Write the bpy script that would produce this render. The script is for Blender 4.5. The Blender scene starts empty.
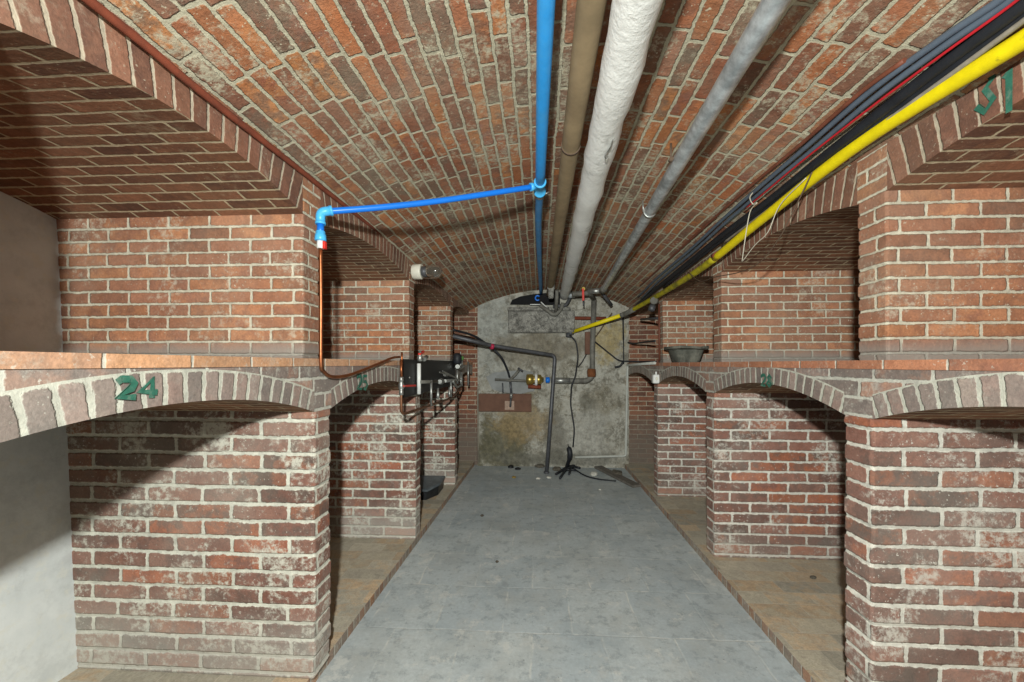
import bpy, math, random
from mathutils import Vector
random.seed(7)
S = bpy.context.scene
COL = S.collection
F, PSI, HY, ZC = 400.0, math.atan(23/400.0), 364.0, 1.2
cP, sP = math.cos(PSI), math.sin(PSI)

# ------------------------------------------------------------------ points read off the photograph, on planes of the room
def P(x, y, X=None, Y=None, Z=None):
    u, w = (x-512)/F, (HY-y)/F
    d = Vector((-sP+u*cP, cP+u*sP, w))
    if X is not None: t = X/d.x
    elif Y is not None: t = Y/d.y
    else: t = (Z-ZC)/d.z
    return Vector((0, 0, ZC))+d*t

# ------------------------------------------------------------------ mesh builder
class MB:
    def __init__(s): s.v = []; s.f = []; s.uv = []; s.m = []; s.sm = []
    def quad(s, pts, uvs=None, m=0, smooth=False):
        i = len(s.v); s.v += [tuple(p) for p in pts]; s.f.append(tuple(range(i, i+len(pts))))
        s.uv.append(uvs or [(p[0]+p[1], p[2]) for p in pts]); s.m.append(m); s.sm.append(smooth)
    def box(s, a, b, m=0, bev=0.0):
        (x0, y0, z0), (x1, y1, z1) = [min(p, q) for p, q in zip(a, b)], [max(p, q) for p, q in zip(a, b)]
        c = [(x0+x1)/2, (y0+y1)/2, (z0+z1)/2]; h = [(x1-x0)/2, (y1-y0)/2, (z1-z0)/2]
        s.obox(c, (1, 0, 0), (0, 1, 0), (0, 0, 1), h, m, bev)
    def obox(s, c, ex, ey, ez, h, m=0, bev=0.0):
        c, E = Vector(c), [Vector(ex).normalized(), Vector(ey).normalized(), Vector(ez).normalized()]
        b = min(bev, min(h)*.9)
        if b <= 0: b = min(h)*.12
        # chamfered box: 24 vertices
        def V(sx, sy, sz, k):
            sg = (sx, sy, sz); r = c.copy()
            for i in range(3): r += E[i]*sg[i]*(h[i] if i == k else h[i]-b)
            return r
        for k in range(3):
            i, j = (k+1) % 3, (k+2) % 3
            for sg in (-1, 1):
                q = []
                for a, d in ((-1, -1), (1, -1), (1, 1), (-1, 1)):
                    t = [0, 0, 0]; t[k] = sg; t[i] = a; t[j] = d; q.append(V(*t, k))
                if sg < 0: q.reverse()
                s.quad(q, None, m)
        for k in range(3):
            i, j = (k+1) % 3, (k+2) % 3
            for a in (-1, 1):
                for d in (-1, 1):
                    t0 = [0, 0, 0]; t0[k] = -1; t0[i] = a; t0[j] = d; t1 = list(t0); t1[k] = 1
                    q = [V(*t0, i), V(*t1, i), V(*t1, j), V(*t0, j)]
                    if a*d > 0: q.reverse()
                    s.quad(q, None, m)
        for a in (-1, 1):
            for d in (-1, 1):
                for e in (-1, 1):
                    q = [V(a, d, e, 0), V(a, d, e, 1), V(a, d, e, 2)]
                    if a*d*e < 0: q.reverse()
                    s.quad(q, None, m)
    def tube(s, pts, r, seg=14, m=0, caps=True, rfun=None):
        pts = [Vector(p) for p in pts]; n = len(pts)
        T = []
        for i in range(n):
            a = pts[max(i-1, 0)]; b = pts[min(i+1, n-1)]; T.append((b-a).normalized())
        up = Vector((0, 0, 1)) if abs(T[0].z) < .9 else Vector((1, 0, 0))
        N = (up-T[0]*up.dot(T[0])).normalized(); rings = []; L = 0
        base = len(s.v)
        for i in range(n):
            if i:
                N = (N-T[i]*N.dot(T[i])).normalized(); L += (pts[i]-pts[i-1]).length
            B = T[i].cross(N); rr = rfun(i/(n-1), L) if rfun else (r[i] if isinstance(r, (list, tuple)) else r)
            for k in range(seg):
                a = 2*math.pi*k/seg; s.v.append(tuple(pts[i]+(N*math.cos(a)+B*math.sin(a))*rr))
            rings.append(L)
        R0 = r if not isinstance(r, (list, tuple)) else max(r)
        for i in range(n-1):
            for k in range(seg):
                k2 = (k+1) % seg
                s.f.append((base+i*seg+k, base+(i+1)*seg+k, base+(i+1)*seg+k2, base+i*seg+k2))
                u0, u1 = 6.283*R0*k/seg, 6.283*R0*(k+1)/seg
                s.uv.append([(rings[i], u0), (rings[i+1], u0), (rings[i+1], u1), (rings[i], u1)]); s.m.append(m); s.sm.append(True)
        if caps:
            for i, rev in ((0, False), (n-1, True)):
                f = [base+i*seg+k for k in range(seg)]
                if rev: f.reverse()
                s.f.append(tuple(f)); s.uv.append([(0, 0)]*seg); s.m.append(m); s.sm.append(False)
    def lathe(s, o, ax, prof, seg=20, m=0):
        o, ax = Vector(o), Vector(ax).normalized()
        s.tube([o+ax*p[0] + ax*1e-5*i for i, p in enumerate(prof)], [max(p[1], 1e-4) for p in prof], seg, m)
    def build(s, name, mats, parent=None, loc=None, smooth_angle=None):
        me = bpy.data.meshes.new(name)
        off = Vector(parent.location) if parent is not None and parent.type == 'EMPTY' else Vector((0, 0, 0))
        if parent is not None and parent.type != 'EMPTY': off = world_off(parent)
        if loc is not None: off = Vector(loc)
        me.from_pydata([tuple(Vector(p)-off) for p in s.v], [], s.f)
        uvl = me.uv_layers.new(name='UVMap'); k = 0
        for poly, uvs in zip(me.polygons, s.uv):
            for j, li in enumerate(poly.loop_indices): uvl.data[li].uv = uvs[j]
        for poly, m, sm in zip(me.polygons, s.m, s.sm): poly.material_index = m; poly.use_smooth = sm
        for mt in (mats if isinstance(mats, (list, tuple)) else [mats]): me.materials.append(mt)
        me.update()
        o = bpy.data.objects.new(name, me); COL.objects.link(o)
        if loc is not None: o.location = loc
        if parent is not None: o.parent = parent
        return o
def world_off(o):
    r = Vector((0, 0, 0))
    while o is not None: r += Vector(o.location); o = o.parent
    return r
def tag(o, label, cat, group=None):
    o['label'] = label; o['category'] = cat
    if group: o['group'] = group
    return o
def thing(name, label, cat, loc, group=None):
    o = bpy.data.objects.new(name, None); COL.objects.link(o); o.location = loc; o.empty_display_size = .05
    return tag(o, label, cat, group)
def struct(mb, name, mats, label=None):
    o = mb.build(name, mats); o['kind'] = 'structure'
    if label: o['label'] = label; o['category'] = name.split('_')[0]
    return o
def bend(pts, r=.03, n=6):
    """polyline with its corners rounded"""
    pts = [Vector(p) for p in pts]; out = [pts[0]]
    for i in range(1, len(pts)-1):
        a, b, c = pts[i-1], pts[i], pts[i+1]
        d1, d2 = (a-b), (c-b); rr = min(r, d1.length*.45, d2.length*.45)
        p, q = b+d1.normalized()*rr, b+d2.normalized()*rr
        for k in range(n+1):
            t = k/n; out.append(p*(1-t)**2+b*2*t*(1-t)+q*t*t)
    return out+[pts[-1]]
def spline(pts, n=8):
    pts = [Vector(p) for p in pts]; Q = [pts[0]*2-pts[1]]+pts+[pts[-1]*2-pts[-2]]; out = []
    for i in range(1, len(Q)-2):
        a, b, c, d = Q[i-1:i+3]
        for k in range(n):
            t = k/n; out.append(.5*((2*b)+(c-a)*t+(2*a-5*b+4*c-d)*t*t+(3*b-a-3*c+d)*t**3))
    return out+[pts[-1]]

# ------------------------------------------------------------------ materials
def lin(h):
    c = [int(h[i:i+2], 16)/255 for i in (0, 2, 4)]
    return tuple(x/12.92 if x <= .04045 else ((x+.055)/1.055)**2.4 for x in c)+(1,)
class NT:
    def __init__(s, name):
        s.mat = bpy.data.materials.new(name); s.mat.use_nodes = True; s.t = s.mat.node_tree; s.t.nodes.clear()
        s.out = s.n('ShaderNodeOutputMaterial'); s.b = s.n('ShaderNodeBsdfPrincipled'); s.l(s.b.outputs[0], s.out.inputs[0])
    def n(s, k): return s.t.nodes.new(k)
    def l(s, a, b): s.t.links.new(a, b)
    def put(s, sock, v):
        if hasattr(v, 'is_linked') or isinstance(v, bpy.types.NodeSocket): s.l(v, sock)
        else: sock.default_value = v
    def math(s, op, a, b=0.0, c=None):
        n = s.n('ShaderNodeMath'); n.operation = op; s.put(n.inputs[0], a); s.put(n.inputs[1], b)
        if c is not None: s.put(n.inputs[2], c)
        return n.outputs[0]
    def noise(s, vec, scale, detail=3, rough=.55, col=False):
        n = s.n('ShaderNodeTexNoise'); n.inputs['Scale'].default_value = scale; n.inputs['Detail'].default_value = detail
        n.inputs['Roughness'].default_value = rough; s.l(vec, n.inputs['Vector']); return n.outputs[1 if col else 0]
    def mr(s, v, a, b, c=0., d=1., smooth=True):
        n = s.n('ShaderNodeMapRange'); n.interpolation_type = 'SMOOTHSTEP' if smooth else 'LINEAR'
        s.put(n.inputs[0], v)
        for i, x in enumerate((a, b, c, d)): s.put(n.inputs[i+1], x)
        return n.outputs[0]
    def mix(s, f, a, b, mode='MIX'):
        n = s.n('ShaderNodeMix'); n.data_type = 'RGBA'; n.blend_type = mode
        s.put(n.inputs[0], f); s.put(n.inputs[6], a); s.put(n.inputs[7], b); return n.outputs[2]
    def ramp(s, v, stops, const=False):
        n = s.n('ShaderNodeValToRGB'); r = n.color_ramp
        if const: r.interpolation = 'CONSTANT'
        while len(r.elements) < len(stops): r.elements.new(.5)
        for e, (p, c) in zip(r.elements, stops): e.position = p; e.color = c
        s.put(n.inputs[0], v); return n.outputs[0]
    def coord(s, k): return s.n('ShaderNodeTexCoord').outputs[k]
    def comb(s, x, y, z=0.):
        n = s.n('ShaderNodeCombineXYZ'); s.put(n.inputs[0], x); s.put(n.inputs[1], y); s.put(n.inputs[2], z); return n.outputs[0]
    def bump(s, h, strength=.5, dist=.004):
        n = s.n('ShaderNodeBump'); n.inputs['Strength'].default_value = strength; n.inputs['Distance'].default_value = dist
        s.l(h, n.inputs['Height']); s.l(n.outputs[0], s.b.inputs['Normal'])
def scaled(c, k): return tuple(min(1, x*k) for x in c[:3])+(1,)

def brick_mat(name, L, H, m, palette, mortar, stag=.5, jit=.06, wob=.005, smear=.35, stain=None, gray=0., bump=.7, dist=.005, val=1.0, off=(0, 0), msoft=.0016, rowjit=0., mortar_dark=.7):
    t = NT(name); uv = t.coord('UV'); obj = t.n('ShaderNodeNewGeometry').outputs['Position']
    n1 = t.noise(obj, 7, 2, col=True); n2 = t.noise(obj, 38, 3, col=True)
    s1 = t.n('ShaderNodeSeparateXYZ'); t.l(n1, s1.inputs[0]); s2 = t.n('ShaderNodeSeparateXYZ'); t.l(n2, s2.inputs[0])
    su = t.n('ShaderNodeSeparateXYZ'); t.l(uv, su.inputs[0])
    def dis(k, w1, w2):
        a = t.math('MULTIPLY_ADD', t.math('SUBTRACT', s1.outputs[k], .5), w1, su.outputs[k])
        return t.math('MULTIPLY_ADD', t.math('SUBTRACT', s2.outputs[k], .5), w2, a)
    u = t.math('ADD', dis(0, wob*2.2, wob), off[0]); v = t.math('ADD', dis(1, wob*2.2, wob*.9), off[1])
    rv = t.math('DIVIDE', v, H); row = t.math('FLOOR', rv); fv = t.math('SUBTRACT', rv, row)
    wr = t.n('ShaderNodeTexWhiteNoise'); wr.noise_dimensions = '1D'; t.l(row, wr.inputs['W'])
    par = t.math('MULTIPLY', t.math('FLOORED_MODULO', row, 2.0), stag)
    ru = t.math('ADD', t.math('DIVIDE', u, L), t.math('MULTIPLY_ADD', wr.outputs[0], jit, par))
    col = t.math('FLOOR', ru); fu = t.math('SUBTRACT', ru, col)
    dx = t.math('MULTIPLY', t.math('MINIMUM', fu, t.math('SUBTRACT', 1., fu)), L)
    dy = t.math('MULTIPLY', t.math('MINIMUM', fv, t.math('SUBTRACT', 1., fv)), H)
    sm = t.n('ShaderNodeMath'); sm.operation = 'SMOOTH_MIN'; t.l(dx, sm.inputs[0]); t.l(dy, sm.inputs[1]); sm.inputs[2].default_value = m*.8
    d = sm.outputs[0]
    wn = t.n('ShaderNodeTexWhiteNoise'); wn.noise_dimensions = '3D'; t.l(t.comb(col, row, 3.7), wn.inputs[0])
    ws = t.n('ShaderNodeSeparateColor'); t.l(wn.outputs[1], ws.inputs[0])
    edge = t.noise(obj, 55, 4, .65)
    d2 = t.math('MULTIPLY_ADD', t.math('SUBTRACT', edge, .5), m*1.15, d)
    mk = t.mr(d2, m*.5-msoft, m*.5+msoft)
    # brick colour: one tone per brick, mottled
    n = len(palette)
    def dull(c, k=.13):
        c = lin(c); g = .3*c[0]+.6*c[1]+.1*c[2]; return tuple((x+(g*1.08-x)*k)*q for x, q in zip(c[:3], (.95, .99, .95)))+(1,)
    stops = [(i/n, dull(c)) for i, c in enumerate(palette)]
    c = t.ramp(ws.outputs[0], stops, True)
    mott = t.noise(obj, 26, 5, .65); c = t.mix(1., c, t.ramp(t.mr(mott, .25, .75, 0, 1, False), [(0, (.74, .74, .75, 1)), (1, (1.22, 1.2, 1.18, 1))]), 'MULTIPLY')
    c2 = t.ramp(t.math('FRACT', t.math('ADD', ws.outputs[0], .37)), stops, True)
    c = t.mix(t.mr(t.noise(obj, 15, 4, .65), .44, .60, 0, .75), c, c2)
    c = t.mix(t.mr(t.noise(obj, 21, 4, .65), .52, .68, 0, .45), c, scaled(lin(palette[0]), .62))
    fine = t.noise(obj, 150, 3, .6); c = t.mix(1., c, t.ramp(fine, [(.3, (.8, .8, .8, 1)), (.7, (1.15, 1.15, 1.15, 1))]), 'MULTIPLY')
    c = t.mix(1., c, t.ramp(ws.outputs[1], [(0, (.84, .84, .84, 1)), (1, (1.14, 1.14, 1.14, 1))]), 'MULTIPLY')
    mc = lin(mortar)
    # lime bloom and mortar smeared over the faces
    sN = t.math('MULTIPLY', t.noise(obj, 5.5, 3, .6), t.noise(obj, 48, 5, .75))
    sf = t.mr(sN, .30-.09*smear, .42-.06*smear, 0, .85*min(1, smear*2))
    veil = t.mr(t.noise(obj, 2.6, 3, .6), .38, .74, .04, .04+.55*smear+gray)
    c = t.mix(veil, c, scaled(mc, .62)); c = t.mix(sf, c, scaled(mc, .9))
    fl = t.math('MULTIPLY', t.mr(t.noise(obj, 95, 3, .6), .63, .70), t.mr(t.noise(obj, 4.2, 2, .5), .40, .60, 0, .4+smear)); c = t.mix(t.math('MINIMUM', fl, .9), c, mc)
    mo = t.mix(t.mr(t.noise(obj, 30, 5, .7), .3, .7), scaled(mc, mortar_dark), mc)
    c = t.mix(mk, mo, c)
    if stain:                                          # grey damp and dirt band by height (z0, z1, colour, amount)
        for (z0, z1, sc, am) in stain:
            sp = t.n('ShaderNodeSeparateXYZ'); t.l(obj, sp.inputs[0])
            zz = t.math('MULTIPLY_ADD', t.math('SUBTRACT', t.noise(obj, 3.5, 4, .6), .5), .35*abs(z1-z0)+.03, sp.outputs[2])
            c = t.mix(t.math('MULTIPLY', t.mr(zz, z0, z1), am), c, lin(sc))
    if val != 1.0: c = t.mix(1., c, (val, val, val, 1), 'MULTIPLY')
    t.l(c, t.b.inputs['Base Color']); t.b.inputs['Roughness'].default_value = .93; t.b.inputs['Specular IOR Level'].default_value = .25
    h = t.math('MULTIPLY_ADD', t.noise(obj, 70, 4, .7), .55, t.math('MULTIPLY', mk, .75))
    h = t.math('MULTIPLY_ADD', mott, .5, h); h = t.math('MULTIPLY_ADD', ws.outputs[2], .18, h)
    t.bump(h, bump, dist)
    return t.mat

def plain(name, hexc, rough=.6, metal=0., var=.25, scale=18, hex2=None, amt=.6, bump=.15, dist=.002, spec=.4, lo=.45, hi=.7):
    t = NT(name); o = t.coord('Object'); n = t.noise(o, scale, 5, .65)
    c = lin(hexc); cc = t.mix(1., c, t.ramp(n, [(.3, (1-var,)*3+(1,)), (.7, (1+var*.6,)*3+(1,))]), 'MULTIPLY')
    if hex2: cc = t.mix(t.mr(t.noise(o, scale*.45, 5, .7), lo, hi, 0, amt), cc, lin(hex2))
    t.l(cc, t.b.inputs['Base Color']); t.b.inputs['Roughness'].default_value = rough; t.b.inputs['Metallic'].default_value = metal
    t.b.inputs['Specular IOR Level'].default_value = spec
    if bump: t.bump(t.noise(o, scale*2.5, 5, .65), bump, dist)
    return t.mat

M = {}
LOWP = ['966050', '855346', 'a25f42', '78554c', '8e5f52', 'ac5e3c', '80554a', '966454', '6e544c', '935644']
UPP = ['aa6a48', '9a5d40', 'b37048', '9c6247', 'a66a4e', '8f5a42', 'b8754a', '9a624a']
CEILP = ['a55c36', 'b06638', '945236', '925946', '7e4c38', 'bb7238', '865540', 'aa5f30', '9a6048', '765646']
M['low'] = brick_mat('brick_lower', .22, .062, .0135, LOWP, 'd9d7c8', wob=.0055, smear=.55, stain=[(.34, .10, 'a8a49c', .55)])
M['low_right'] = brick_mat('brick_lower_right', .22, .062, .0125, LOWP, 'dcd8cc', wob=.005, smear=.42, stain=[(.30, .06, '8f8880', .35)])
M['up'] = brick_mat('brick_upper', .160, .0475, .0088, UPP, 'd2ccb8', wob=.003, smear=.3, stain=[(1.30, 1.235, '8c8983', .8)])
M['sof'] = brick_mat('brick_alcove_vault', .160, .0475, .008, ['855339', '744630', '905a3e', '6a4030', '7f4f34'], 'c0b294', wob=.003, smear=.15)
M['ring'] = brick_mat('brick_alcove_ring', .3, .0475, .008, ['8c5a44', '7d4e3a', '94604a', '74493a', '865340'], 'bdb19c', stag=0, jit=0, wob=.003, smear=.2, off=(.05, 0))
M['ceil'] = brick_mat('brick_main_vault', .185, .05, .0105, CEILP, 'bdb79f', jit=.8, wob=.006, smear=.62, bump=.9, dist=.007, mortar_dark=.72)
M['vous'] = brick_mat('brick_ledge_arch', .2, .0485, .0115, ['97817b', '8a736e', '9f8078', '857571', 'a08a82', '8f7a74'], 'c9c8ba', stag=0, jit=0, wob=.0045, smear=.25, off=(.122, 0))
M['fill'] = brick_mat('brick_ledge_course', .19, .058, .011, ['97807a', '8c7872', '9c8078', 'a67a68', '857571'], 'cbc9bd', wob=.004, smear=.3, off=(0, .012))
M['band'] = brick_mat('brick_ledge_edge', .193, .2, .007, ['cf9670', 'c98e66', 'd49c74', 'cc9064', 'c08a6a'], 'd2ccbd', stag=0, jit=0, wob=.0025, smear=.18, off=(0, .1))
M['band_right'] = brick_mat('brick_ledge_edge_right', .193, .2, .007, ['bb7350', 'b36c4c', 'c27a55', 'ab6a50'], 'd2ccbd', stag=0, jit=0, wob=.0025, smear=.2, off=(0, .1))
M['end'] = brick_mat('brick_end_wall', .2, .055, .009, ['8a5038', '7a4838', '95583c', '6c4438'], 'b5a893', wob=.003, smear=.25, stain=[(.75, .25, '6d655c', .8)])
M['afloor'] = brick_mat('brick_alcove_floor', .21, .105, .003, ['b0a494', 'aaa092', 'bba083', 'b5a896', 'c0a181', 'a69b8b', 'b8a994'], 'bdb3a2', wob=.003, smear=.25, bump=.35, dist=.003, gray=.15)
M['curb'] = brick_mat('brick_curb', .055, .3, .008, ['a87a60', '9c7460', '947c70', 'b4805c', '9a8a7e'], 'b5afa3', stag=0, jit=0, wob=.004, smear=.45, off=(0, .1), gray=.25)

def floor_mat():
    t = NT('floor_slabs'); o = t.n('ShaderNodeNewGeometry').outputs['Position']; su = t.n('ShaderNodeSeparateXYZ')
    nz = t.n('ShaderNodeVectorMath'); nz.operation = 'MULTIPLY_ADD'; t.l(t.noise(o, 5, 3, col=True), nz.inputs[0]); nz.inputs[1].default_value = (.03, .03, 0); t.l(o, nz.inputs[2])
    t.l(nz.outputs[0], su.inputs[0])
    H, L = .36, .31
    rv = t.math('DIVIDE', su.outputs[1], H); row = t.math('FLOOR', rv); fv = t.math('SUBTRACT', rv, row)
    ru = t.math('MULTIPLY_ADD', t.math('FLOORED_MODULO', row, 2.), .42, t.math('DIVIDE', su.outputs[0], L)); col = t.math('FLOOR', ru); fu = t.math('SUBTRACT', ru, col)
    d = t.math('MINIMUM', t.math('MULTIPLY', t.math('MINIMUM', fu, t.math('SUBTRACT', 1., fu)), L), t.math('MULTIPLY', t.math('MINIMUM', fv, t.math('SUBTRACT', 1., fv)), H))
    jt = t.mr(d, .001, .007, 1, 0)
    wn = t.n('ShaderNodeTexWhiteNoise'); t.l(t.comb(col, row, 1.), wn.inputs[0])
    c = t.ramp(wn.outputs[0], [(0, lin('aab4b8')), (.5, lin('b3bbbd')), (1, lin('bac1c1'))])
    c = t.mix(t.mr(t.noise(o, 3.2, 5, .65), .4, .7, 0, .6), c, lin('8d989d')); c = t.mix(t.mr(t.noise(o, 9, 5, .7), .5, .75, 0, .55), c, lin('b4b2aa'))
    c = t.mix(t.mr(t.noise(o, 60, 4, .7), .3, .7, 0, .35), c, lin('8d9191'))
    br = t.mr(t.noise(o, 2.3, 3, .6), .45, .7, 0, .5); c = t.mix(br, c, lin('9ea09c'))
    jf = t.math('MULTIPLY', jt, t.mr(t.noise(o, 6, 4, .7), .42, .62, 0, .68)); c = t.mix(jf, c, lin('c8c8c1'))
    c = t.mix(t.mr(t.noise(o, 14, 6, .8), .5, .62, 0, .6), c, lin('858c8e')); c = t.mix(t.mr(t.noise(o, 5.5, 6, .8), .55, .64, 0, .6), c, lin('c6c6c0'))
    sp = t.math('GREATER_THAN', t.noise(o, 110, 2, .5), .74); c = t.mix(t.math('MULTIPLY', sp, .7), c, lin('c8c6bd'))
    sd = t.math('LESS_THAN', t.noise(o, 75, 2, .5), .27); c = t.mix(t.math('MULTIPLY', sd, .6), c, lin('55524c'))
    t.l(c, t.b.inputs['Base Color']); t.b.inputs['Roughness'].default_value = .72
    h = t.math('MULTIPLY_ADD', t.noise(o, 40, 5, .7), .6, t.math('MULTIPLY', jt, -.4)); t.bump(h, .4, .004); return t.mat
M['floor'] = floor_mat()

def plaster(name, a, b, c3, d4, sc=1., bump=.6, dist=.02, deep=.65, stains=()):
    t = NT(name); o = t.n('ShaderNodeNewGeometry').outputs['Position']
    c = t.ramp(t.noise(o, 3.2*sc, 6, .7), [(.3, lin(a)), (.45, lin(b)), (.58, lin(c3)), (.72, lin(d4))])
    c = t.mix(t.mr(t.noise(o, 11*sc, 6, .78), .46, .62, 0, deep), c, scaled(lin(a), .5))
    c = t.mix(t.mr(t.noise(o, 32*sc, 5, .7), .52, .68, 0, .5), c, lin('c9c7bb'))
    for (px, pz, rx, rz, hc, am) in stains:
        sp = t.n('ShaderNodeSeparateXYZ'); t.l(o, sp.inputs[0])
        ex = t.math('DIVIDE', t.math('SUBTRACT', sp.outputs[0], px), rx); ez = t.math('DIVIDE', t.math('SUBTRACT', sp.outputs[2], pz), rz)
        rr = t.math('SQRT', t.math('ADD', t.math('MULTIPLY', ex, ex), t.math('MULTIPLY', ez, ez)))
        rr = t.math('MULTIPLY_ADD', t.math('SUBTRACT', t.noise(o, 5, 6, .72), .5), 2.6, rr)
        c = t.mix(t.mr(rr, .55, 1.15, am, 0), c, t.mix(t.mr(t.noise(o, 19, 5, .7), .3, .7), scaled(lin(hc), .6), scaled(lin(hc), 1.25)))
    t.l(c, t.b.inputs['Base Color']); t.b.inputs['Roughness'].default_value = .92
    t.bump(t.math('ADD', t.noise(o, 9*sc, 6, .7), t.math('MULTIPLY', t.noise(o, 45*sc, 4, .7), .3)), bump, dist); return t.mat
M['plaster'] = plaster('rough_grey_plaster', '857e6c', '9a968a', 'b4b2a8', '8c7e66', 1., .9, .03, .75,
   [(-.42, .22, .42, .34, '5f5b45', .85), (-.15, .55, .35, .3, '94805c', .75), (-.5, 1.55, .25, .5, 'a6aaa6', .6), (.62, .35, .3, .4, 'adaba2', .7), (.25, .32, .16, .4, '6a665c', .6), (0., 1.38, .7, .22, '7a7262', .7), (.85, 1.45, .2, .25, 'b09a5e', .55), (.6, .75, .14, .12, '5a5648', .6), (.3, .1, .9, .1, '6c6a60', .7)])
M['white'] = plaster('whitewashed_wall', 'b3b7b6', 'c2c6c5', 'cdd0ce', 'aeb3b3', .6, .3, .01, .2)
M['concrete'] = plaster('dark_concrete', '5c5a55', '77756f', '96948d', '55524c', 2.2, .6, .012, .8)
M['patch'] = plain('grey_cement_patch', '8b8d8c', .9, var=.25, scale=10)
M['blue'] = plain('blue_plastic_pipe', '2f9be8', .38, var=.14, scale=14, hex2='58a8dc', amt=.35, bump=.05)
M['blue_dark'] = plain('deep_blue_pipe', '1673da', .3, var=.08, bump=.03)
M['blue_light'] = plain('light_blue_fitting', '4db4ec', .35, var=.08, bump=.03)
M['copper'] = plain('copper_pipe', 'b06a42', .38, .85, var=.3, scale=25, hex2='5e4636', amt=.7)
M['copper_dark'] = plain('dull_copper_pipe', '8a6148', .45, .7, var=.35, scale=20, hex2='4a3a30', amt=.8)
M['tan'] = plain('tan_painted_pipe', '8f7c5f', .75, var=.25, scale=9, hex2='6a5842', amt=.5, bump=.3)
M['wrap'] = plain('white_pipe_wrap', 'e4e4e0', .8, var=.08, scale=16, hex2='a8a8a2', amt=.75, bump=.7, dist=.006, lo=.56, hi=.72)
M['galv'] = plain('galvanised_steel', 'd3dade', .3, .55, var=.45, scale=22, hex2='7a8084', amt=.6, bump=.15)
M['yellow'] = plain('yellow_gas_pipe', 'e6d20e', .5, var=.12, scale=30, hex2='6b6120', amt=.75, bump=.15, lo=.62, hi=.74)
M['black'] = plain('black_rubber', '23252a', .55, var=.3)
M['cable_grey'] = plain('grey_blue_cable', '56616e', .5, var=.2)
M['cable_red'] = plain('red_cable', 'b8202c', .45, var=.1)
M['cable_brown'] = plain('brown_cable', '70402f', .6, var=.3)
M['conduit'] = plain('old_grey_conduit', '938b7d', .7, var=.3, hex2='5c554b')
M['rust'] = plain('rusty_red_iron', '7c3d28', .85, var=.3, scale=20, hex2='4a2a20', amt=.6, bump=.4)
M['iron'] = plain('dark_iron_pipe', '5b5c60', .5, .35, var=.3, scale=20, hex2='3a3836')
M['pipe_grey'] = plain('grey_old_pipe', '75736c', .7, .1, var=.35, scale=22, hex2='4a453d', bump=.3)
M['zinc'] = plain('zinc_fitting', 'a9aaa6', .4, .7, var=.3, scale=30, hex2='5d5b54')
M['brass'] = plain('brass', 'b39a52', .35, .8, var=.2, scale=30)
M['board'] = plain('black_board', '1b1b1d', .5, var=.2, bump=.05)
M['wplastic'] = plain('white_plastic', 'dfe0dd', .4, var=.06, bump=.03)
M['porcelain'] = plain('aged_porcelain', 'd9d6c8', .35, var=.1, bump=.03)
M['redp'] = plain('red_lever_plastic', 'd2362c', .4, var=.1, bump=.03)
M['greenp'] = plain('green_tap_plastic', '5d8a4a', .45, var=.1, bump=.03)
M['brownboard'] = plain('brown_wood_board', '6b4c3d', .8, var=.25, scale=12, bump=.25)
M['tub'] = plain('grimy_black_tub', '5a5b53', .85, var=.5, scale=14, hex2='8a887c', amt=.7, bump=.4)
M['boxblack'] = plain('black_box_plastic', '17191c', .42, var=.2, hex2='3a3d40', amt=.4)
M['boxlid'] = plain('dusty_black_lid', '545c61', .45, var=.35, hex2='7b8285', amt=.4)
M['wood'] = plain('grey_weathered_wood', '6c6760', .85, var=.3, scale=20, hex2='4a443c', bump=.3)
M['string'] = plain('pale_string', 'c9c3b2', .9, var=.1)
M['wire'] = plain('thin_brown_wire', '5b4a3c', .7, var=.2)
M['paint'] = plain('green_number_paint', '2f6a58', .85, var=.3, scale=60, hex2='7a8a7c', amt=.5, lo=.5, hi=.65)
M['dirt'] = plain('dirt_clods', '5e584e', .95, var=.35, scale=30, bump=.5)
M['leaf'] = plain('yellow_scrap', '9a8248', .8, var=.25, scale=30)
M['white_chip'] = plain('lime_chip', 'c6c4ba', .9, var=.15, scale=30)
def glass():
    t = NT('grimy_glass'); o = t.coord('Object'); t.b.inputs['Base Color'].default_value = lin('6d665c'); t.b.inputs['Roughness'].default_value = .12
    t.b.inputs['Transmission Weight'].default_value = .55; t.b.inputs['IOR'].default_value = 1.45; return t.mat
M['glass'] = glass()

# ------------------------------------------------------------------ the room: dimensions (z measured from the camera height, then lifted)
def xl(Y): return -.806+.0196*(Y-1.42)
def xr(Y): return 1.07
UP = .044
def xlu(Y): return xl(Y)-UP
def xru(Y): return xr(Y)+UP
TH = .117
PL = [.245, 1.42, 2.59, 3.77]; PR = [.21, 1.334, 2.46, 3.56]
PLU = [.471]+PL[1:]  # first upper left divider set further forward, unseen, to shade its alcove
Y0, YB = -.95, 4.72
BL, BR = -1.9, 2.05
ZF = .045                                     # alcove floor
ZS_LOW, RISE_LOW = ZC-.175, .085
ZT = ZC+.020; ZTR = ZC+.012                   # ledge tops
ZB_TH = .028
ZS_UP, RISE_UP = ZC+.55, .062
ZSP, CROWN = ZC+.70, .235
def zsp(Y): return ZSP-.028*max(0, Y-2.2)
# floor
mb = MB(); mb.box((-1.1, Y0, -.12), (1.3, YB+.05, 0)); struct(mb, 'floor', M['floor'], 'grey cement slab floor of the cellar aisle')
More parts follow.
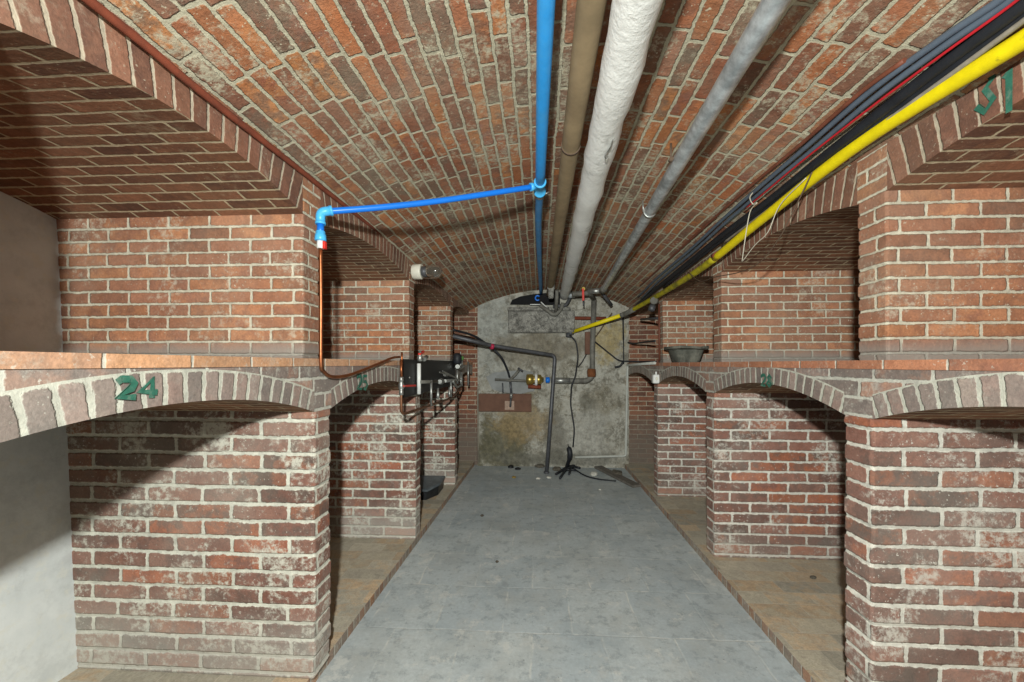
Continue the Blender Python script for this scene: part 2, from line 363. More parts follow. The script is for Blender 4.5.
# raised brick alcove floors with their kerb
def alcove_floor(side):
    mb = MB(); n = 24
    for i in range(n):
        a, b = Y0+(YB-Y0)*i/n, Y0+(YB-Y0)*(i+1)/n
        def xe(Y): return (-.825+.034*(Y-1.5)) if side < 0 else 1.022+.004*(Y-2)
        xb = BL-.02 if side < 0 else BR+.02
        q = [(xe(a), a, ZF), (xe(b), b, ZF), (xb, b, ZF), (xb, a, ZF)]
        if side > 0: q = q[::1]
        else: q = q[::-1]
        q = q if side < 0 else q[::-1]
        mb.quad(q, [(p[0], p[1]) for p in q], 0)
        q = [(xe(a), a, -.05), (xe(b), b, -.05), (xe(b), b, ZF), (xe(a), a, ZF)]
        if side < 0: pass
        else: q = q[::-1]
        mb.quad(q, [(p[1], p[2]) for p in q], 1)
    return struct(mb, 'floor_alcove_'+('left' if side < 0 else 'right'), [M['afloor'], M['curb']], 'raised brick alcove floor on the %s with worn kerb' % ('left' if side < 0 else 'right'))
alcove_floor(-1); alcove_floor(1)

# piers: every course is laid with its own slight set-back, corners rounded, joints recessed
def pier(side, yf, z0, z1, xface, xback, mat, H, mort, name, label, wob=.004, voff=0.0):
    mb = MB(); yb = yf+TH; sx = -side            # outward = -sx
    rows = []; z = z0
    k0 = math.floor(z0/H)
    lev = []
    k = k0
    while k*H < z1:
        a, b = k*H+mort*.5, (k+1)*H-mort*.5
        for zz, kind in ((a-.002, 1), (a+.004, 0), (b-.004, 0), (b+.002, 1)):
            lev.append((zz, kind, k))
        k += 1
    lev = [(z0, 1, k0)]+[l for l in lev if z0 < l[0] < z1]+[(z1, 1, k)]
    rj = {}
    rnd = random.Random(int(yf*1000)+side*7+int(z0*100))
    prof = []
    for zz, kind, kk in lev:
        if kk not in rj: rj[kk] = (rnd.uniform(-wob, wob), rnd.uniform(-wob, wob)*.5, rnd.uniform(-wob, wob))
        jx, jf, jb = rj[kk]
        ins = .0028 if kind else 0.
        X = xface(yf)
        xi = X+sx*0 + (1 if side < 0 else -1)*(jx-ins)    # the face towards the aisle
        f, bk = yf-jf+ins, yb+jb-ins
        r = .007
        d = 1 if side < 0 else -1                # direction of the aisle
        pts = [(xback, f), (xi-d*.12, f), (xi-d*r, f), (xi-d*r*.3, f+r*.3), (xi, f+r), (xi, bk-r), (xi-d*r*.3, bk-r*.3), (xi-d*r, bk), (xback, bk)]
        us = [0, abs(xback-xi)-.12, abs(xback-xi)-r]; tot = abs(xback-X)
        ul = [TH+tot, TH+.12, TH+r, TH+r*.2, TH-r, r, 0, -r, -tot]
        prof.append((zz, pts, ul))
    for i in range(len(prof)-1):
        za, pa, ua = prof[i]; zb_, pb, ub = prof[i+1]
        for j in range(len(pa)-1):
            q = [(*pa[j], za), (*pa[j+1], za), (*pb[j+1], zb_), (*pb[j], zb_)]
            uv = [(ua[j], za+voff), (ua[j+1], za+voff), (ub[j+1], zb_+voff), (ub[j], zb_+voff)]
            if side > 0: q.reverse(); uv.reverse()
            mb.quad(q, uv, 0, False)
    for zz, pts, ul, rev in ((*prof[0], True), (*prof[-1], False)):
        q = [(*p, zz) for p in pts]
        if (side > 0) != rev: q.reverse()
        mb.quad(q, None, 0)
    return struct(mb, name, mat, label)
ordn = {0: 'first', 1: 'nearest', 2: 'second', 3: 'third'}
for side, ys, fx, fu, xb in ((-1, PL, xl, xlu, BL), (1, PR, xr, xru, BR)):
    sd = 'left' if side < 0 else 'right'
    for i, y in enumerate(ys):
        pier(side, y, ZF, ZS_LOW, fx, xb, M['low'] if side < 0 else M['low_right'], .062, .0125, 'wall_%s_lower_pier' % sd, 'reddish purple brick divider below the %s ledge, %s from the camera' % (sd, ordn[i]))
        y = (PLU if side < 0 else PR)[i]
        pier(side, y, ZT if side < 0 else ZTR, zsp(y)+.01, fu, xb, M['up'], .0475, .0088, 'wall_%s_upper_pier' % sd, 'orange brown brick divider above the %s ledge, %s from the camera' % (sd, ordn[i]), .0025)

# courses of arches: the ledge (with a tile edge) and the little alcove vaults above
def arch_course(side, ys, xface, xback, zs, rise, ztop, ring, band, mats, name, label):
    mb = MB(); d = 1 if side < 0 else -1
    Ys = []; spans = [(Y0, ys[0], None)] if False else []
    solid = [(y, y+TH) for y in ys]; edges = [Y0-.25]+[e for s_ in solid for e in s_]+[YB+.12]
    bays = [(edges[2*i], edges[2*i+1]) for i in range(len(solid)+1)]
    def flip(q, uv, m):
        if side > 0: q = q[::-1]; uv = uv[::-1]
        mb.quad(q, uv, m)
    segs = []
    for i, b in enumerate(bays):
        n = 26
        segs += [(b[0]+(b[1]-b[0])*k/n, b[0]+(b[1]-b[0])*(k+1)/n, b) for k in range(n)]
        if i < len(solid): segs.append((solid[i][0], solid[i][1], None))
    def zsof(Y, b):
        if b is None: return zs
        t = (Y-b[0])/(b[1]-b[0]); return zs+rise*(1-(2*t-1)**2)
    def slope(Y, b):
        if b is None: return 0
        t = (Y-b[0])/(b[1]-b[0]); return -rise*2*(2*t-1)*2/(b[1]-b[0])
    zt_ = ztop if callable(ztop) else (lambda Y: ztop)
    for a, b, bay in segs:
        if b <= Y0 or a >= YB: continue
        a, b = max(a, Y0), min(b, YB)
        za, zb1 = zsof(a, bay), zsof(b, bay); xa, xb_ = xface(a), xface(b)
        za_t, zb_t = zt_(a), zt_(b); zba, zbb = za_t-band, zb_t-band
        if bay is None:
            flip([(xa, a, za), (xb_, b, zb1), (xb_, b, zbb), (xa, a, zba)], [(a+.03, za), (b+.03, zb1), (b+.03, zbb), (a+.03, zba)], 2)
        else:
            ea, eb = min(za+ring, zba), min(zb1+ring, zbb); ra, rb = ea-za, eb-zb1
            sa, sb = slope(a, bay), slope(b, bay); c0 = (bay[0]+bay[1])/2
            flip([(xa, a, za), (xb_, b, zb1), (xb_, b, eb), (xa, a, ea)],
                 [(.0, a-c0), (.0, b-c0), (rb, b-c0+sb*rb*1.0), (ra, a-c0+sa*ra*1.0)], 1)
            if zba-ea > 1e-4 or zbb-eb > 1e-4:
                flip([(xa, a, ea), (xb_, b, eb), (xb_, b, zbb), (xa, a, zba)], [(a, ea), (b, eb), (b, zbb), (a, zba)], 2)
            # soffit
            flip([(xback, a, za), (xback, b, zb1), (xb_, b, zb1), (xa, a, za)], [(abs(xback-xa), a-c0), (abs(xback-xb_), b-c0), (0, b-c0), (0, a-c0)], 0)
        if band > 0:
            bo = d*.004
            flip([(xa+bo, a, zba), (xb_+bo, b, zbb), (xb_+bo, b, zb_t), (xa+bo, a, za_t)], [(a+.06, 0), (b+.06, 0), (b+.06, band*.5), (a+.06, band*.5)], 3)
            flip([(xa, a, zba), (xb_, b, zbb), (xb_+bo, b, zbb), (xa+bo, a, zba)], [(a, 0)]*4, 3)
            flip([(xa+bo, a, za_t), (xb_+bo, b, zb_t), (xback, b, zb_t), (xback, a, za_t)], [(a, 0), (b, 0), (b, 1), (a, 1)], 3)
        else:
            flip([(xa, a, za_t), (xb_, b, zb_t), (xback, b, zb_t), (xback, a, za_t)], [(a, 0), (b, 0), (b, 1), (a, 1)], 0)
    return struct(mb, name, mats, label)
LED = {}
LED[-1] = arch_course(-1, PL, xl, BL, ZS_LOW, RISE_LOW, ZT, .078, ZB_TH, [M['sof'], M['vous'], M['fill'], M['band']], 'wall_left_ledge', 'brick ledge on low arches along the left wall')
LED[1] = arch_course(1, PR, xr, BR, ZS_LOW, RISE_LOW, ZTR, .078, ZB_TH, [M['sof'], M['vous'], M['fill'], M['band_right']], 'wall_right_ledge', 'brick ledge on low arches along the right wall')
RNG = {}
RNG[-1] = arch_course(-1, PLU, xlu, BL, ZS_UP, RISE_UP, lambda Y: zsp(Y)+.01, .3, 0, [M['sof'], M['ring'], M['up']], 'wall_left_alcove_arches', 'brick alcove vaults above the left ledge')
RNG[1] = arch_course(1, PR, xru, BR, ZS_UP, RISE_UP, lambda Y: zsp(Y)+.01, .3, 0, [M['sof'], M['ring'], M['up']], 'wall_right_alcove_arches', 'brick alcove vaults above the right ledge')

# main vault
mb = MB(); NX, NY = 40, 12
def vpt(t, Y, lift=0.):
    x0, x1 = xlu(Y)-.0, xru(Y)+.0; xm = (x0+x1)/2; hw = (x1-x0)/2
    R = (hw*hw+CROWN*CROWN)/(2*CROWN); th = math.asin(hw/R); a = -th+2*th*t
    return Vector((xm+(R+lift)*math.sin(a), Y, zsp(Y)+(R+lift)*math.cos(a)-R*math.cos(th))), R*a
def vault_z(X, Y=2.):
    x0, x1 = xlu(Y), xru(Y); xm = (x0+x1)/2; hw = (x1-x0)/2; R = (hw*hw+CROWN*CROWN)/(2*CROWN)
    return zsp(Y)+math.sqrt(R*R-(X-xm)**2)-(R-CROWN)
for i in range(NX):
    for j in range(NY):
        a, b = Y0+(YB-Y0)*j/NY, Y0+(YB-Y0)*(j+1)/NY; t0, t1 = i/NX, (i+1)/NX
        q = [vpt(t0, a), vpt(t0, b), vpt(t1, b), vpt(t1, a)]
        mb.quad([p[0] for p in q], [(p[0].y, p[1]) for p in q], 0, True)
        q = [vpt(t0, a, .1), vpt(t1, a, .1), vpt(t1, b, .1), vpt(t0, b, .1)]
        mb.quad([p[0] for p in q], [(p[0].y, p[1]) for p in q], 0, True)
    for Y in (Y0, YB):
        q = [vpt(i/NX, Y)[0], vpt((i+1)/NX, Y)[0], vpt((i+1)/NX, Y, .1)[0], vpt(i/NX, Y, .1)[0]]
        mb.quad(q if Y == YB else q, None, 0)
struct(mb, 'ceiling', M['ceil'], 'low orange brick barrel vault over the aisle')

def PV(x, y, gap):
    """where the sight line meets the vault, pulled clear of it by gap"""
    a, b = .3, 8.
    d = P(x, y, Y=1.)-Vector((0, 0, ZC))
    def clear(t):
        p = Vector((0, 0, ZC))+d*t
        x0, x1 = xlu(p.y), xru(p.y)
        if not (x0+gap < p.x < x1-gap): return False
        return p.z < vault_z(p.x, p.y)-gap
    t = .3
    while clear(t+.005) and t < 8: t += .005
    return Vector((0, 0, ZC))+d*t
# outer walls of the alcoves and the end wall
mb = MB()
def slab(x0, x1, ex):
    A = [(x0, Y0, -.1), (x0, YB+.1, -.1), (x1, YB+.1, ZSP+.1), (x1, Y0, ZSP+.1)]; B_ = [(p[0]+ex, p[1], p[2]) for p in A]
    mb.quad(A, None); mb.quad(B_[::-1], None); [mb.quad([A[i], B_[i], B_[(i+1) % 4], A[(i+1) % 4]], None) for i in range(4)]
slab(-1.725, -1.83, -.12); struct(mb, 'wall_left', M['white'], 'whitewashed plaster wall closing the left alcoves')
mb = MB(); mb.box((BR, Y0, -.1), (BR+.12, YB+.1, ZSP+.1)); struct(mb, 'wall_right', M['white'], 'whitewashed plaster wall closing the right alcoves')
def wall_rect(name, x0, x1, y, z0, z1, mat, label, th=.12):
    mb = MB(); q = [(x0, y, z0), (x1, y, z0), (x1, y, z1), (x0, y, z1)]; mb.quad(q, [(p[0], p[2]) for p in q])
    q = [(x0, y+th, z0), (x0, y+th, z1), (x1, y+th, z1), (x1, y+th, z0)]; mb.quad(q, [(p[0], p[2]) for p in q])
    for xx, s in ((x0, 1), (x1, -1)):
        q = [(xx, y, z0), (xx, y, z1), (xx, y+th, z1), (xx, y+th, z0)]; mb.quad(q[::s], [(p[1], p[2]) for p in q[::s]])
    q = [(x0, y, z1), (x1, y, z1), (x1, y+th, z1), (x0, y+th, z1)]; mb.quad(q, [(p[0], p[1]) for p in q])
    return struct(mb, name, mat, label)
XGL, XGR = -.676, 1.08
wall_rect('wall_back_left', BL, XGL, YB, -.05, ZSP+.12, M['end'], 'dark brick end wall of the last left alcove')
wall_rect('wall_back_right', XGR, BR, YB, -.05, ZSP+.12, M['end'], 'dark brick end wall of the last right alcove')
# rough plastered end wall: an uneven surface
mb = MB(); nx, nz = 46, 54; rn = random.Random(3); x0, x1 = XGL, XGR; z1 = ZSP+CROWN+.06
from mathutils import noise as mn
def gz(i, k):
    x = x0+(x1-x0)*i/nx; z = -.05+(z1+.05)*k/nz
    dd = .016*mn.noise(Vector((x*4, z*4, 1.3)))+.008*mn.noise(Vector((x*13, z*13, 4.1)))
    return (x, YB-.035+dd, z)
for i in range(nx):
    for k in range(nz):
        q = [gz(i, k), gz(i+1, k), gz(i+1, k+1), gz(i, k+1)]; mb.quad(q, [(p[0], p[2]) for p in q], 0, True)
for k in range(nz):
    for i, s in ((0, 1), (nx, -1)):
        a, b = gz(i, k), gz(i, k+1); q = [a, b, (b[0], YB+.1, b[2]), (a[0], YB+.1, a[2])]; mb.quad(q[::s], None, 0)
wback = struct(mb, 'wall_back', M['plaster'], 'rough grey plastered end wall of the aisle')
YW = YB-.05                                   # front of the plaster

exec_later = []
# ------------------------------------------------------------------ pipes along the vault
def px_pipe(p, X): return P(*p, X=X)
bl = thing('blue_water_pipe', 'bright blue plastic water pipe under the vault with a side branch', 'pipe', (.04, 1.8, ZC+.8))
ZBp = ZC+.80
pa = P(547, -25, Z=ZBp); pt = P(540, 186, Z=ZBp); pe = P(541, 293, Y=YW-.12); pm = P(538.5, 235, Z=ZBp-.003)
pa = pa+(pa-pt)*.6
mb = MB(); mb.tube(spline([pa, pt*.5+pa*.5, pt], 6), .0208, 18); mb.build('main_run', M['blue'], bl)
mb = MB(); mb.tube(spline([pt, pm, pe], 8), .0185, 18); o = mb.build('far_run', plain('aged_blue_pipe', '3d7fb5', .5, var=.2, hex2='6a8598', amt=.4), bl); o['label'] = 'duller blue far run'
el = P(320.5, 212, X=xl(1.42)+.018)
dirm = (pt-pa).normalized()
mb = MB(); mb.tube([pt-dirm*.045, pt-dirm*.043, pt-dirm*.034, pt-dirm*.033, pt+dirm*.055, pt+dirm*.056, pt+dirm*.064, pt+dirm*.066], [.024, .0275, .0275, .0245, .0245, .0275, .0275, .024], 18)
bd = (el-pt).normalized(); mb.tube([pt, pt+bd*.034, pt+bd*.035, pt+bd*.05], [.016, .016, .0175, .0175], 14)
mb.build('tee_fitting', M['blue_light'], bl)
mb = MB(); mb.tube([pt+dirm*.085, pt+dirm*.1], .0225, 16); mb.tube([pt+dirm*.092+Vector((.02, 0, 0)), pt+dirm*.092+Vector((.045, 0, .012))], .004, 8); mb.build('hose_clamp', M['zinc'], bl)
mid = (pt+el)*.5+Vector((0, 0, -.012))
mb = MB(); mb.tube(spline([pt+bd*.04, mid*.5+pt*.5, mid, mid*.5+el*.5+Vector((0, 0, -.004)), el], 8), .0118, 14); mb.build('branch', M['blue_dark'], bl)
dn = Vector((0, 0, -1))
mb = MB(); mb.tube(bend([el-bd*.04, el, el+dn*.045], .018, 6), .0165, 16); mb.tube([el-bd*.042, el-bd*.032], .0185, 16); mb.tube([el+dn*.036, el+dn*.046], .0185, 16); mb.build('elbow', M['blue_light'], bl)
mb = MB(); mb.tube([el+dn*.045, el+dn*.085], .0125, 14); mb.build('drop', M['blue_dark'], bl)
mb = MB(); mb.tube([el+dn*.07, el+dn*.072, el+dn*.082, el+dn*.084, el+dn*.105, el+dn*.107], [.014, .0165, .0165, .019, .0205, .018], 16); mb.build('coupling', M['blue_light'], bl)
mb = MB(); mb.tube([el+dn*.105, el+dn*.135], .0125, 14); mb.build('adaptor', M['wplastic'], bl)
c = el+dn*.122+Vector((.014, .002, 0)); mb = MB(); mb.box(c-Vector((.006, .008, .014)), c+Vector((.006, .008, .014)), 0, .002); mb.build('lever', M['redp'], bl)

# copper pipe: drop, sag along the ledge and on behind the manifold board
c0 = el+dn*.13
c1 = P(321, 362, X=c0.x); pts = [c0, P(321, 300, X=c0.x), c1]
xs = c0.x
pts += [P(323.5, 371, X=xs), P(331, 376.5, X=xs), P(345, 376, X=xs+.004), P(362, 370.5, X=xs+.008), P(380, 363, X=xs+.012), P(392, 358, X=xs+.02), P(399.5, 357.0, X=xs+.024)]
mb = MB(); mb.tube(spline(pts, 6), .0068, 12)
cp = tag(mb.build('copper_pipe', M['copper']), 'copper pipe dropping from the blue branch and sagging along the left ledge', 'pipe')

# tan, white, galvanised pipes
def long_pipe(p0, p1, z0, z1, r, mat, name, jig=0., seg=20, n=26, prof=None):
    a, b = P(*p0, Z=z0), P(*p1, Z=z1); d = b-a; a = a-d.normalized()*.6
    rr = random.Random(len(name)); pts = []
    for i in range(n+1):
        t = i/n; p = a+(b-a)*t
        if jig: p += Vector((rr.uniform(-jig, jig), 0, rr.uniform(-jig, jig)))
        pts.append(p)
    mb = MB(); mb.tube(pts, r, seg, rfun=prof); return mb, a, b
mb, a, b = long_pipe((592, 0), (549, 296), ZC+.815, ZC+.80, .034, None, 'tan')
tg = thing('tan_pipe', 'dull tan painted pipe between the blue and white pipes', 'pipe', a)
mb.build('pipe_run', M['tan'], tg)
mb = MB(); q = a+(b-a)*.27; mb.tube([q-Vector((.0, .006, 0)), q+Vector((0, .006, 0))], .0365, 18); mb.build('wire_band', M['wire'], tg)
mb, a, b = long_pipe((638, 0), (563.5, 299), ZC+.775, ZC+.79, .053, None, 'white', .0022, 24, 60, prof=lambda t, L: .053+.0022*math.sin(L*17)+.0015*math.sin(L*41+1))
wp = thing('white_lagged_pipe', 'thick white lagged pipe running the length of the vault', 'pipe', a)
mb.build('lagging', M['wrap'], wp)
q0 = P(611, 146, Z=ZC+.722)
mb = MB(); mb.tube(spline([q0+Vector((0, -.03, .004)), q0, q0+Vector((-.004, .03, 0)), q0+Vector((-.012, .045, -.01)), q0+Vector((-.006, .055, -.012)), q0+Vector((0, .045, -.006))], 5), .0022, 8); mb.build('wire_hook', M['zinc'], wp)
mb, a, b = long_pipe((776, 0), (603, 290), ZC+.755, ZC+.735, .0275, None, 'galv')
gp = thing('galvanised_pipe', 'shiny galvanised steel pipe hung from the vault right of the white pipe', 'pipe', a)
mb.build('pipe_run', M['galv'], gp)
L = (b-a)
for (x, y) in ((652, 198),):
    t = (P(x, y, X=a.x+(b-a).x*.5).y-a.y)/L.y
    t = (2.0-a.y)/L.y; c = a+L*t; d = L.normalized()
    mb = MB(); mb.tube([c-d*.009, c-d*.008, c+d*.008, c+d*.009], [.029, .0315, .0315, .029], 20); mb.tube([c+Vector((-.03, 0, .0)), c+Vector((-.034, 0, .055))], .004, 8); mb.build('pipe_clip', M['zinc'], gp)
for t in (.33,):
    c = a+L*t; mb = MB(); mb.tube([c+Vector((-.036, 0, .0)), c+Vector((-.036, 0, .06))], .004, 8); mb.tube([c+Vector((-.036, -.008, .0)), c+Vector((-.036, .008, .0))], .008, 10); mb.build('hanger_bolt', M['wire'], gp)
mb = MB(); c = b; d = L.normalized(); mb.tube([c-d*.10, c-d*.09, c+d*.02, c+d*.03], [.03, .036, .036, .03], 18); mb.build('end_socket', M['pipe_grey'], gp)

# yellow gas pipe
XY = xru(1)-.085
yp = [P(1075, 4, X=XY), P(1024, 39.5, X=XY), P(860, 143, X=XY), P(760, 221, X=XY), P(715, 258, X=XY), P(690, 276, X=XY), P(652, 299, X=XY), P(632, 312, X=XY-.01)]
yend = P(569, 333, Y=YW-.03); yc = P(625, 314, Y=4.25)
yel = thing('yellow_gas_pipe', 'yellow gas pipe with worn paint along the right springing of the vault', 'pipe', yp[2])
ys_ = spline(yp[:-1]+[yc], 8); ks = 4*8
mb = MB(); mb.tube(ys_[:ks+1], .0205, 18); mb.build('pipe_run', M['yellow'], yel)
mb = MB(); mb.tube(ys_[ks:], .0205, 18); o = mb.build('far_run', plain('dirty_yellow_pipe', 'b5a91c', .6, var=.2, scale=25, hex2='5f5a28', amt=.75, lo=.45, hi=.65), yel); o['label'] = 'dirtier olive yellow far run'
mb = MB(); mb.tube([yc, yend], .0215, 16); mb.build('end_run', M['yellow'], yel)
dy_ = (yend-yc).normalized()
mb = MB(); mb.tube(bend([ys_[-4], yc, yc+dy_*.05], .03, 5), .0255, 16); o = mb.build('elbow', M['pipe_grey'], yel); o['label'] = 'dark elbow at the end of the long run'
mb = MB(); mb.tube(bend([yend-dy_*.05, yend, yend+Vector((-.004, .012, -.045))], .03, 5), .034, 16); o = mb.build('wall_elbow', M['iron'], yel); o['label'] = 'black elbow at the end wall'
c = P(716, 256, X=XY); mb = MB(); mb.tube([c-Vector((.0, .02, 0)), c+Vector((0, .02, 0))], .0225, 16); o = mb.build('rusty_joint', M['rust'], yel)

# cables on the right
def cable(px, gap, r, mat, name, label, group=None, seg=10, far=None):
    pts = [PV(x, y, gap) for x, y in px]
    if far: pts += far
    mb = MB(); mb.tube(spline(pts, 6), r, seg); return tag(mb.build(name, mat), label, 'cable', group)
CG = 'cables beside the yellow pipe'
cable([(1040, -32), (1000, 0), (940, 40), (868, 93), (806, 147), (763, 184), (722, 220), (692, 248), (657, 278), (638, 297)], .012, .0085, M['cable_grey'], 'electric_cable', 'upper grey blue cable at the outside of the black bundle on the right vault', CG)
cable([(1046, -29), (1006, 4), (946, 45), (874, 98), (810, 152), (766, 188), (724, 224), (694, 251), (660, 280), (641, 299)], .018, .0085, M['cable_grey'], 'electric_cable', 'second grey blue cable next to the thin red cable', CG)
cable([(1040, -18), (1003, 11), (943, 54), (870, 108), (806, 158), (770, 188), (745, 209)], .036, .0032, M['cable_red'], 'electric_cable', 'thin red cable lying on the black bundle', CG)
cable([(1052, -18), (1012, 13), (950, 59), (880, 113), (815, 164), (770, 200), (728, 231), (698, 255), (662, 284), (636, 306)], .022, .0165, M['black'], 'electric_cable', 'thickest black cable between the red cable and the grey conduit', CG, 14)
cable([(1060, -14), (1015, 22), (950, 70), (880, 121), (815, 171), (770, 206), (728, 236), (698, 259), (664, 287)], .030, .011, M['black'], 'electric_cable', 'lower black cable just above the grey conduit', CG, 12)
cable([(1060, -8), (1022, 22), (950, 75), (880, 126), (815, 175), (765, 212), (722, 244)], .042, .0062, M['conduit'], 'electric_cable', 'dusty grey conduit resting along the top of the yellow pipe', CG)
pts = [PV(x, y, .009) for x, y in ((905, 60), (860, 93), (800, 145), (740, 195), (690, 240), (650, 277), (640, 286))]
mb = MB(); mb.tube(spline(pts, 5), .0065, 10); tag(mb.build('steel_conduit', M['cable_brown']), 'thin brown pipe along the right vault left of the cables', 'pipe')
# tie string and loose wires
pts = [PV(757, 188, .006), PV(750, 197, .03), PV(753, 204, .045), PV(757, 203, .05), P(750, 212, X=XY-.04), P(745, 240, X=XY-.035), P(742, 262, X=XY-.02)]
mb = MB(); mb.tube(spline(pts, 6), .0022, 8); tag(mb.build('tie_string', M['string']), 'pale tie string knotted round the cable bundle', 'string')
mb = MB(); mb.tube(spline([P(x, y, X=XY-.03) for x, y in ((812, 172), (806, 185), (790, 218), (778, 240), (760, 262), (740, 272), (715, 277), (700, 281), (688, 272))], 6), .0024, 8); tag(mb.build('loose_wire', M['wire']), 'thin dark wire looping below the yellow pipe over the second right alcove', 'wire')
mb = MB(); mb.tube(spline([P(x, y, X=XY-.028) for x, y in ((806, 178), (780, 205), (768, 232), (755, 245), (742, 262))], 6), .0018, 8); tag(mb.build('loose_wire', M['string']), 'fine pale wire hanging straight over the yellow pipe', 'wire')

# rusty strip along the left springing
mb = MB(); pts = [P(x, y, X=xlu(1.5)+.012) for x, y in ((60, -24), (90, 1), (150, 49), (200, 91), (300, 170), (330, 194), (380, 233), (418, 261))]
mb.tube(spline(pts, 5), .0095, 8); tag(mb.build('rusty_iron_bar', M['rust']), 'rusty red iron bar along the left springing of the vault', 'bar')

# bulkhead lamp on the second left divider
lb = P(412, 272, X=xlu(2.59)+.002)
lb = P(413.5, 272, Y=2.635); lb.x = max(lb.x, xlu(2.63)+.002)
lp = thing('wall_lamp', 'old white based wall lamp with dark glass on the second left divider', 'lamp', lb)
ax = Vector((1, -.1, 0)); AX = ax.normalized()
mb = MB(); mb.lathe(lb, AX, [(0, .047), (.004, .05), (.055, .05), (.062, .046)], 24); mb.build('base', M['porcelain'], lp)
mb = MB(); mb.lathe(lb+AX*.06, AX, [(0, .032), (.004, .036), (.03, .036), (.034, .03)], 20); mb.build('socket_ring', M['iron'], lp)
mb = MB(); mb.lathe(lb+AX*.09, AX, [(0, .032), (.02, .040), (.05, .044), (.078, .041), (.097, .028), (.106, .01), (.108, .001)], 20); mb.build('glass_cover', M['glass'], lp)
mb = MB(); mb.lathe(lb+AX*.09, AX, [(0, .01), (.02, .012), (.035, .02), (.05, .022), (.062, .016), (.068, .004)], 14); mb.build('bulb', M['iron'], lp)
for k in range(3):
    a = k*2.1+.4; n1 = Vector((0, math.cos(a), math.sin(a)))
    mb = MB(); mb.tube(spline([lb+AX*.062+n1*.042, lb+AX*.12+n1*.049, lb+AX*.175+n1*.044, lb+AX*.202+n1*.004], 4), .0022, 6); mb.build('guard_wire', M['wire'], lp)

# ------------------------------------------------------------------ manifold board on the left ledge
XBd = xl(2.6)+.03
def B(x, y, dx=0.): return P(x, y, X=XBd+dx)
b0, b1 = B(403.5, 359), B(403.5, 398); e0 = B(455.5, 361.5); e1 = B(455.5, 381)
mbd = thing('water_manifold', 'black board carrying zinc taps and valves on the left ledge', 'manifold', (XBd, b0.y, b1.z))
zt, zb_ = b0.z, b1.z
ya, yb = b0.y, e0.y
mb = MB(); mb.box((XBd-.022, ya, zb_), (XBd, yb, zt), 0, .003); mb.build('board', M['board'], mbd)
def rod(pts, r, name, mat, par=mbd, seg=12, sm=None):
    mb = MB(); mb.tube(bend(pts, sm) if sm else pts, r, seg); return mb.build(name, mat, par)
a = B(419, 363.5, .02); c = B(419, 394, .02); rod([a, c], .0125, 'white_tube', M['wplastic'])
rod([B(402, 352, .028), B(401.8, 364, .028)], .006, 'copper_tail', M['copper'])
def valve(px, name, leverpts, mat_l, horiz=True, r=.011, dx=.03, body_len=.05, axis=None):
    c = B(*px, dx); axv = axis or Vector((0, 0, 1))
    mb = MB(); mb.lathe(c-axv*body_len/2, axv, [(0, r*.8), (.002, r), (body_len*.25, r), (body_len*.28, r*.78), (body_len*.38, r*1.25), (body_len*.62, r*1.25), (body_len*.72, r*.78), (body_len*.75, r), (body_len-.002, r), (body_len, r*.8)], 14)
    mb.tube([c, c+Vector((.02, 0, 0))], r*.55, 10)
    v = mb.build(name, M['zinc'], mbd)
    if leverpts:
        q = [c+Vector(p) for p in leverpts]; mb = MB()
        d = (q[1]-q[0]); mb.obox((q[0]+q[1])/2, d, Vector((1, 0, 0)).cross(d) if abs(d.normalized().x) < .9 else (0, 1, 0), Vector((1, 0, 0)) if abs(d.normalized().x) < .9 else (0, 0, 1), (d.length/2, .0055, .003), 0, .002)
        mb.build('lever', mat_l, v)
    return v
valve((401.3, 386), 'valve', [(.016, -.01, .0), (.02, .2, -.008)], M['redp'], r=.012, body_len=.1)
# copper feed through that valve
rod([B(401.3, 360, .03), B(401.3, 380, .03)], .0075, 'copper_riser', M['copper'])
# horizontal zinc manifold with tees, taps and drain cocks
m0, m1 = B(428, 382, .035), B(452, 376.5, .035)
rod([B(421, 382, .035), B(437, 381.5, .035)], .011, 'manifold_bar', M['pipe_grey'])
rod([B(445, 381, .04), B(462, 379.5, .04)], .013, 'manifold_bar', M['zinc'])
valve((441, 381.5), 'valve', [(.02, -.03, .08), (.025, .32, .03)], M['zinc'], r=.019, body_len=.09, axis=Vector((0, 1, 0)), dx=.04)
valve((446, 374.5), 'valve', [(.02, -.30, .025), (.03, .28, -.035)], M['zinc'], r=.014, body_len=.08, axis=Vector((0, 1, 0)), dx=.035)
rod([B(431.2, 380, .04), B(431.2, 406, .04)], .009, 'drop_pipe', M['zinc'])
for (x, ya_, yb2) in ((438, 390, 399), (449.5, 387, 397)):
    rod([B(x, ya_, .05), B(x, (ya_+yb2)/2, .05)], .008, 'drain_cock', M['zinc'])
    c = B(x, yb2, .05); mb = MB(); mb.lathe(c, (0, 0, 1), [(0, .005), (.003, .009), (.02, .014), (.035, .014), (.045, .009), (.08, .008)], 12); mb.build('drain_cock', M['zinc'], mbd)
for (x, ya_, yb2, r) in ((451, 381, 397, .009), (457.3, 370, 384, .011), (461.5, 372, 386, .012), (468.2, 361.5, 385.5, .010)):
    rod([B(x, ya_, .045), B(x, yb2, .045)], r, 'riser_pipe', M['zinc'])
rod([B(453, 381, .05), B(457, 388, .05), B(461, 385, .05), B(461, 374, .05)], .009, 'bent_pipe', M['zinc'], sm=.06)
valve((459.5, 366.5), 'valve', [(.02, -.05, .0), (.02, -.05, .14)], M['zinc'], r=.024, body_len=.2, axis=Vector((0, 1, 0)), dx=.04)
rod([B(461.8, 360, .045), B(461.8, 368, .045)], .012, 'tap_stem', M['zinc'])
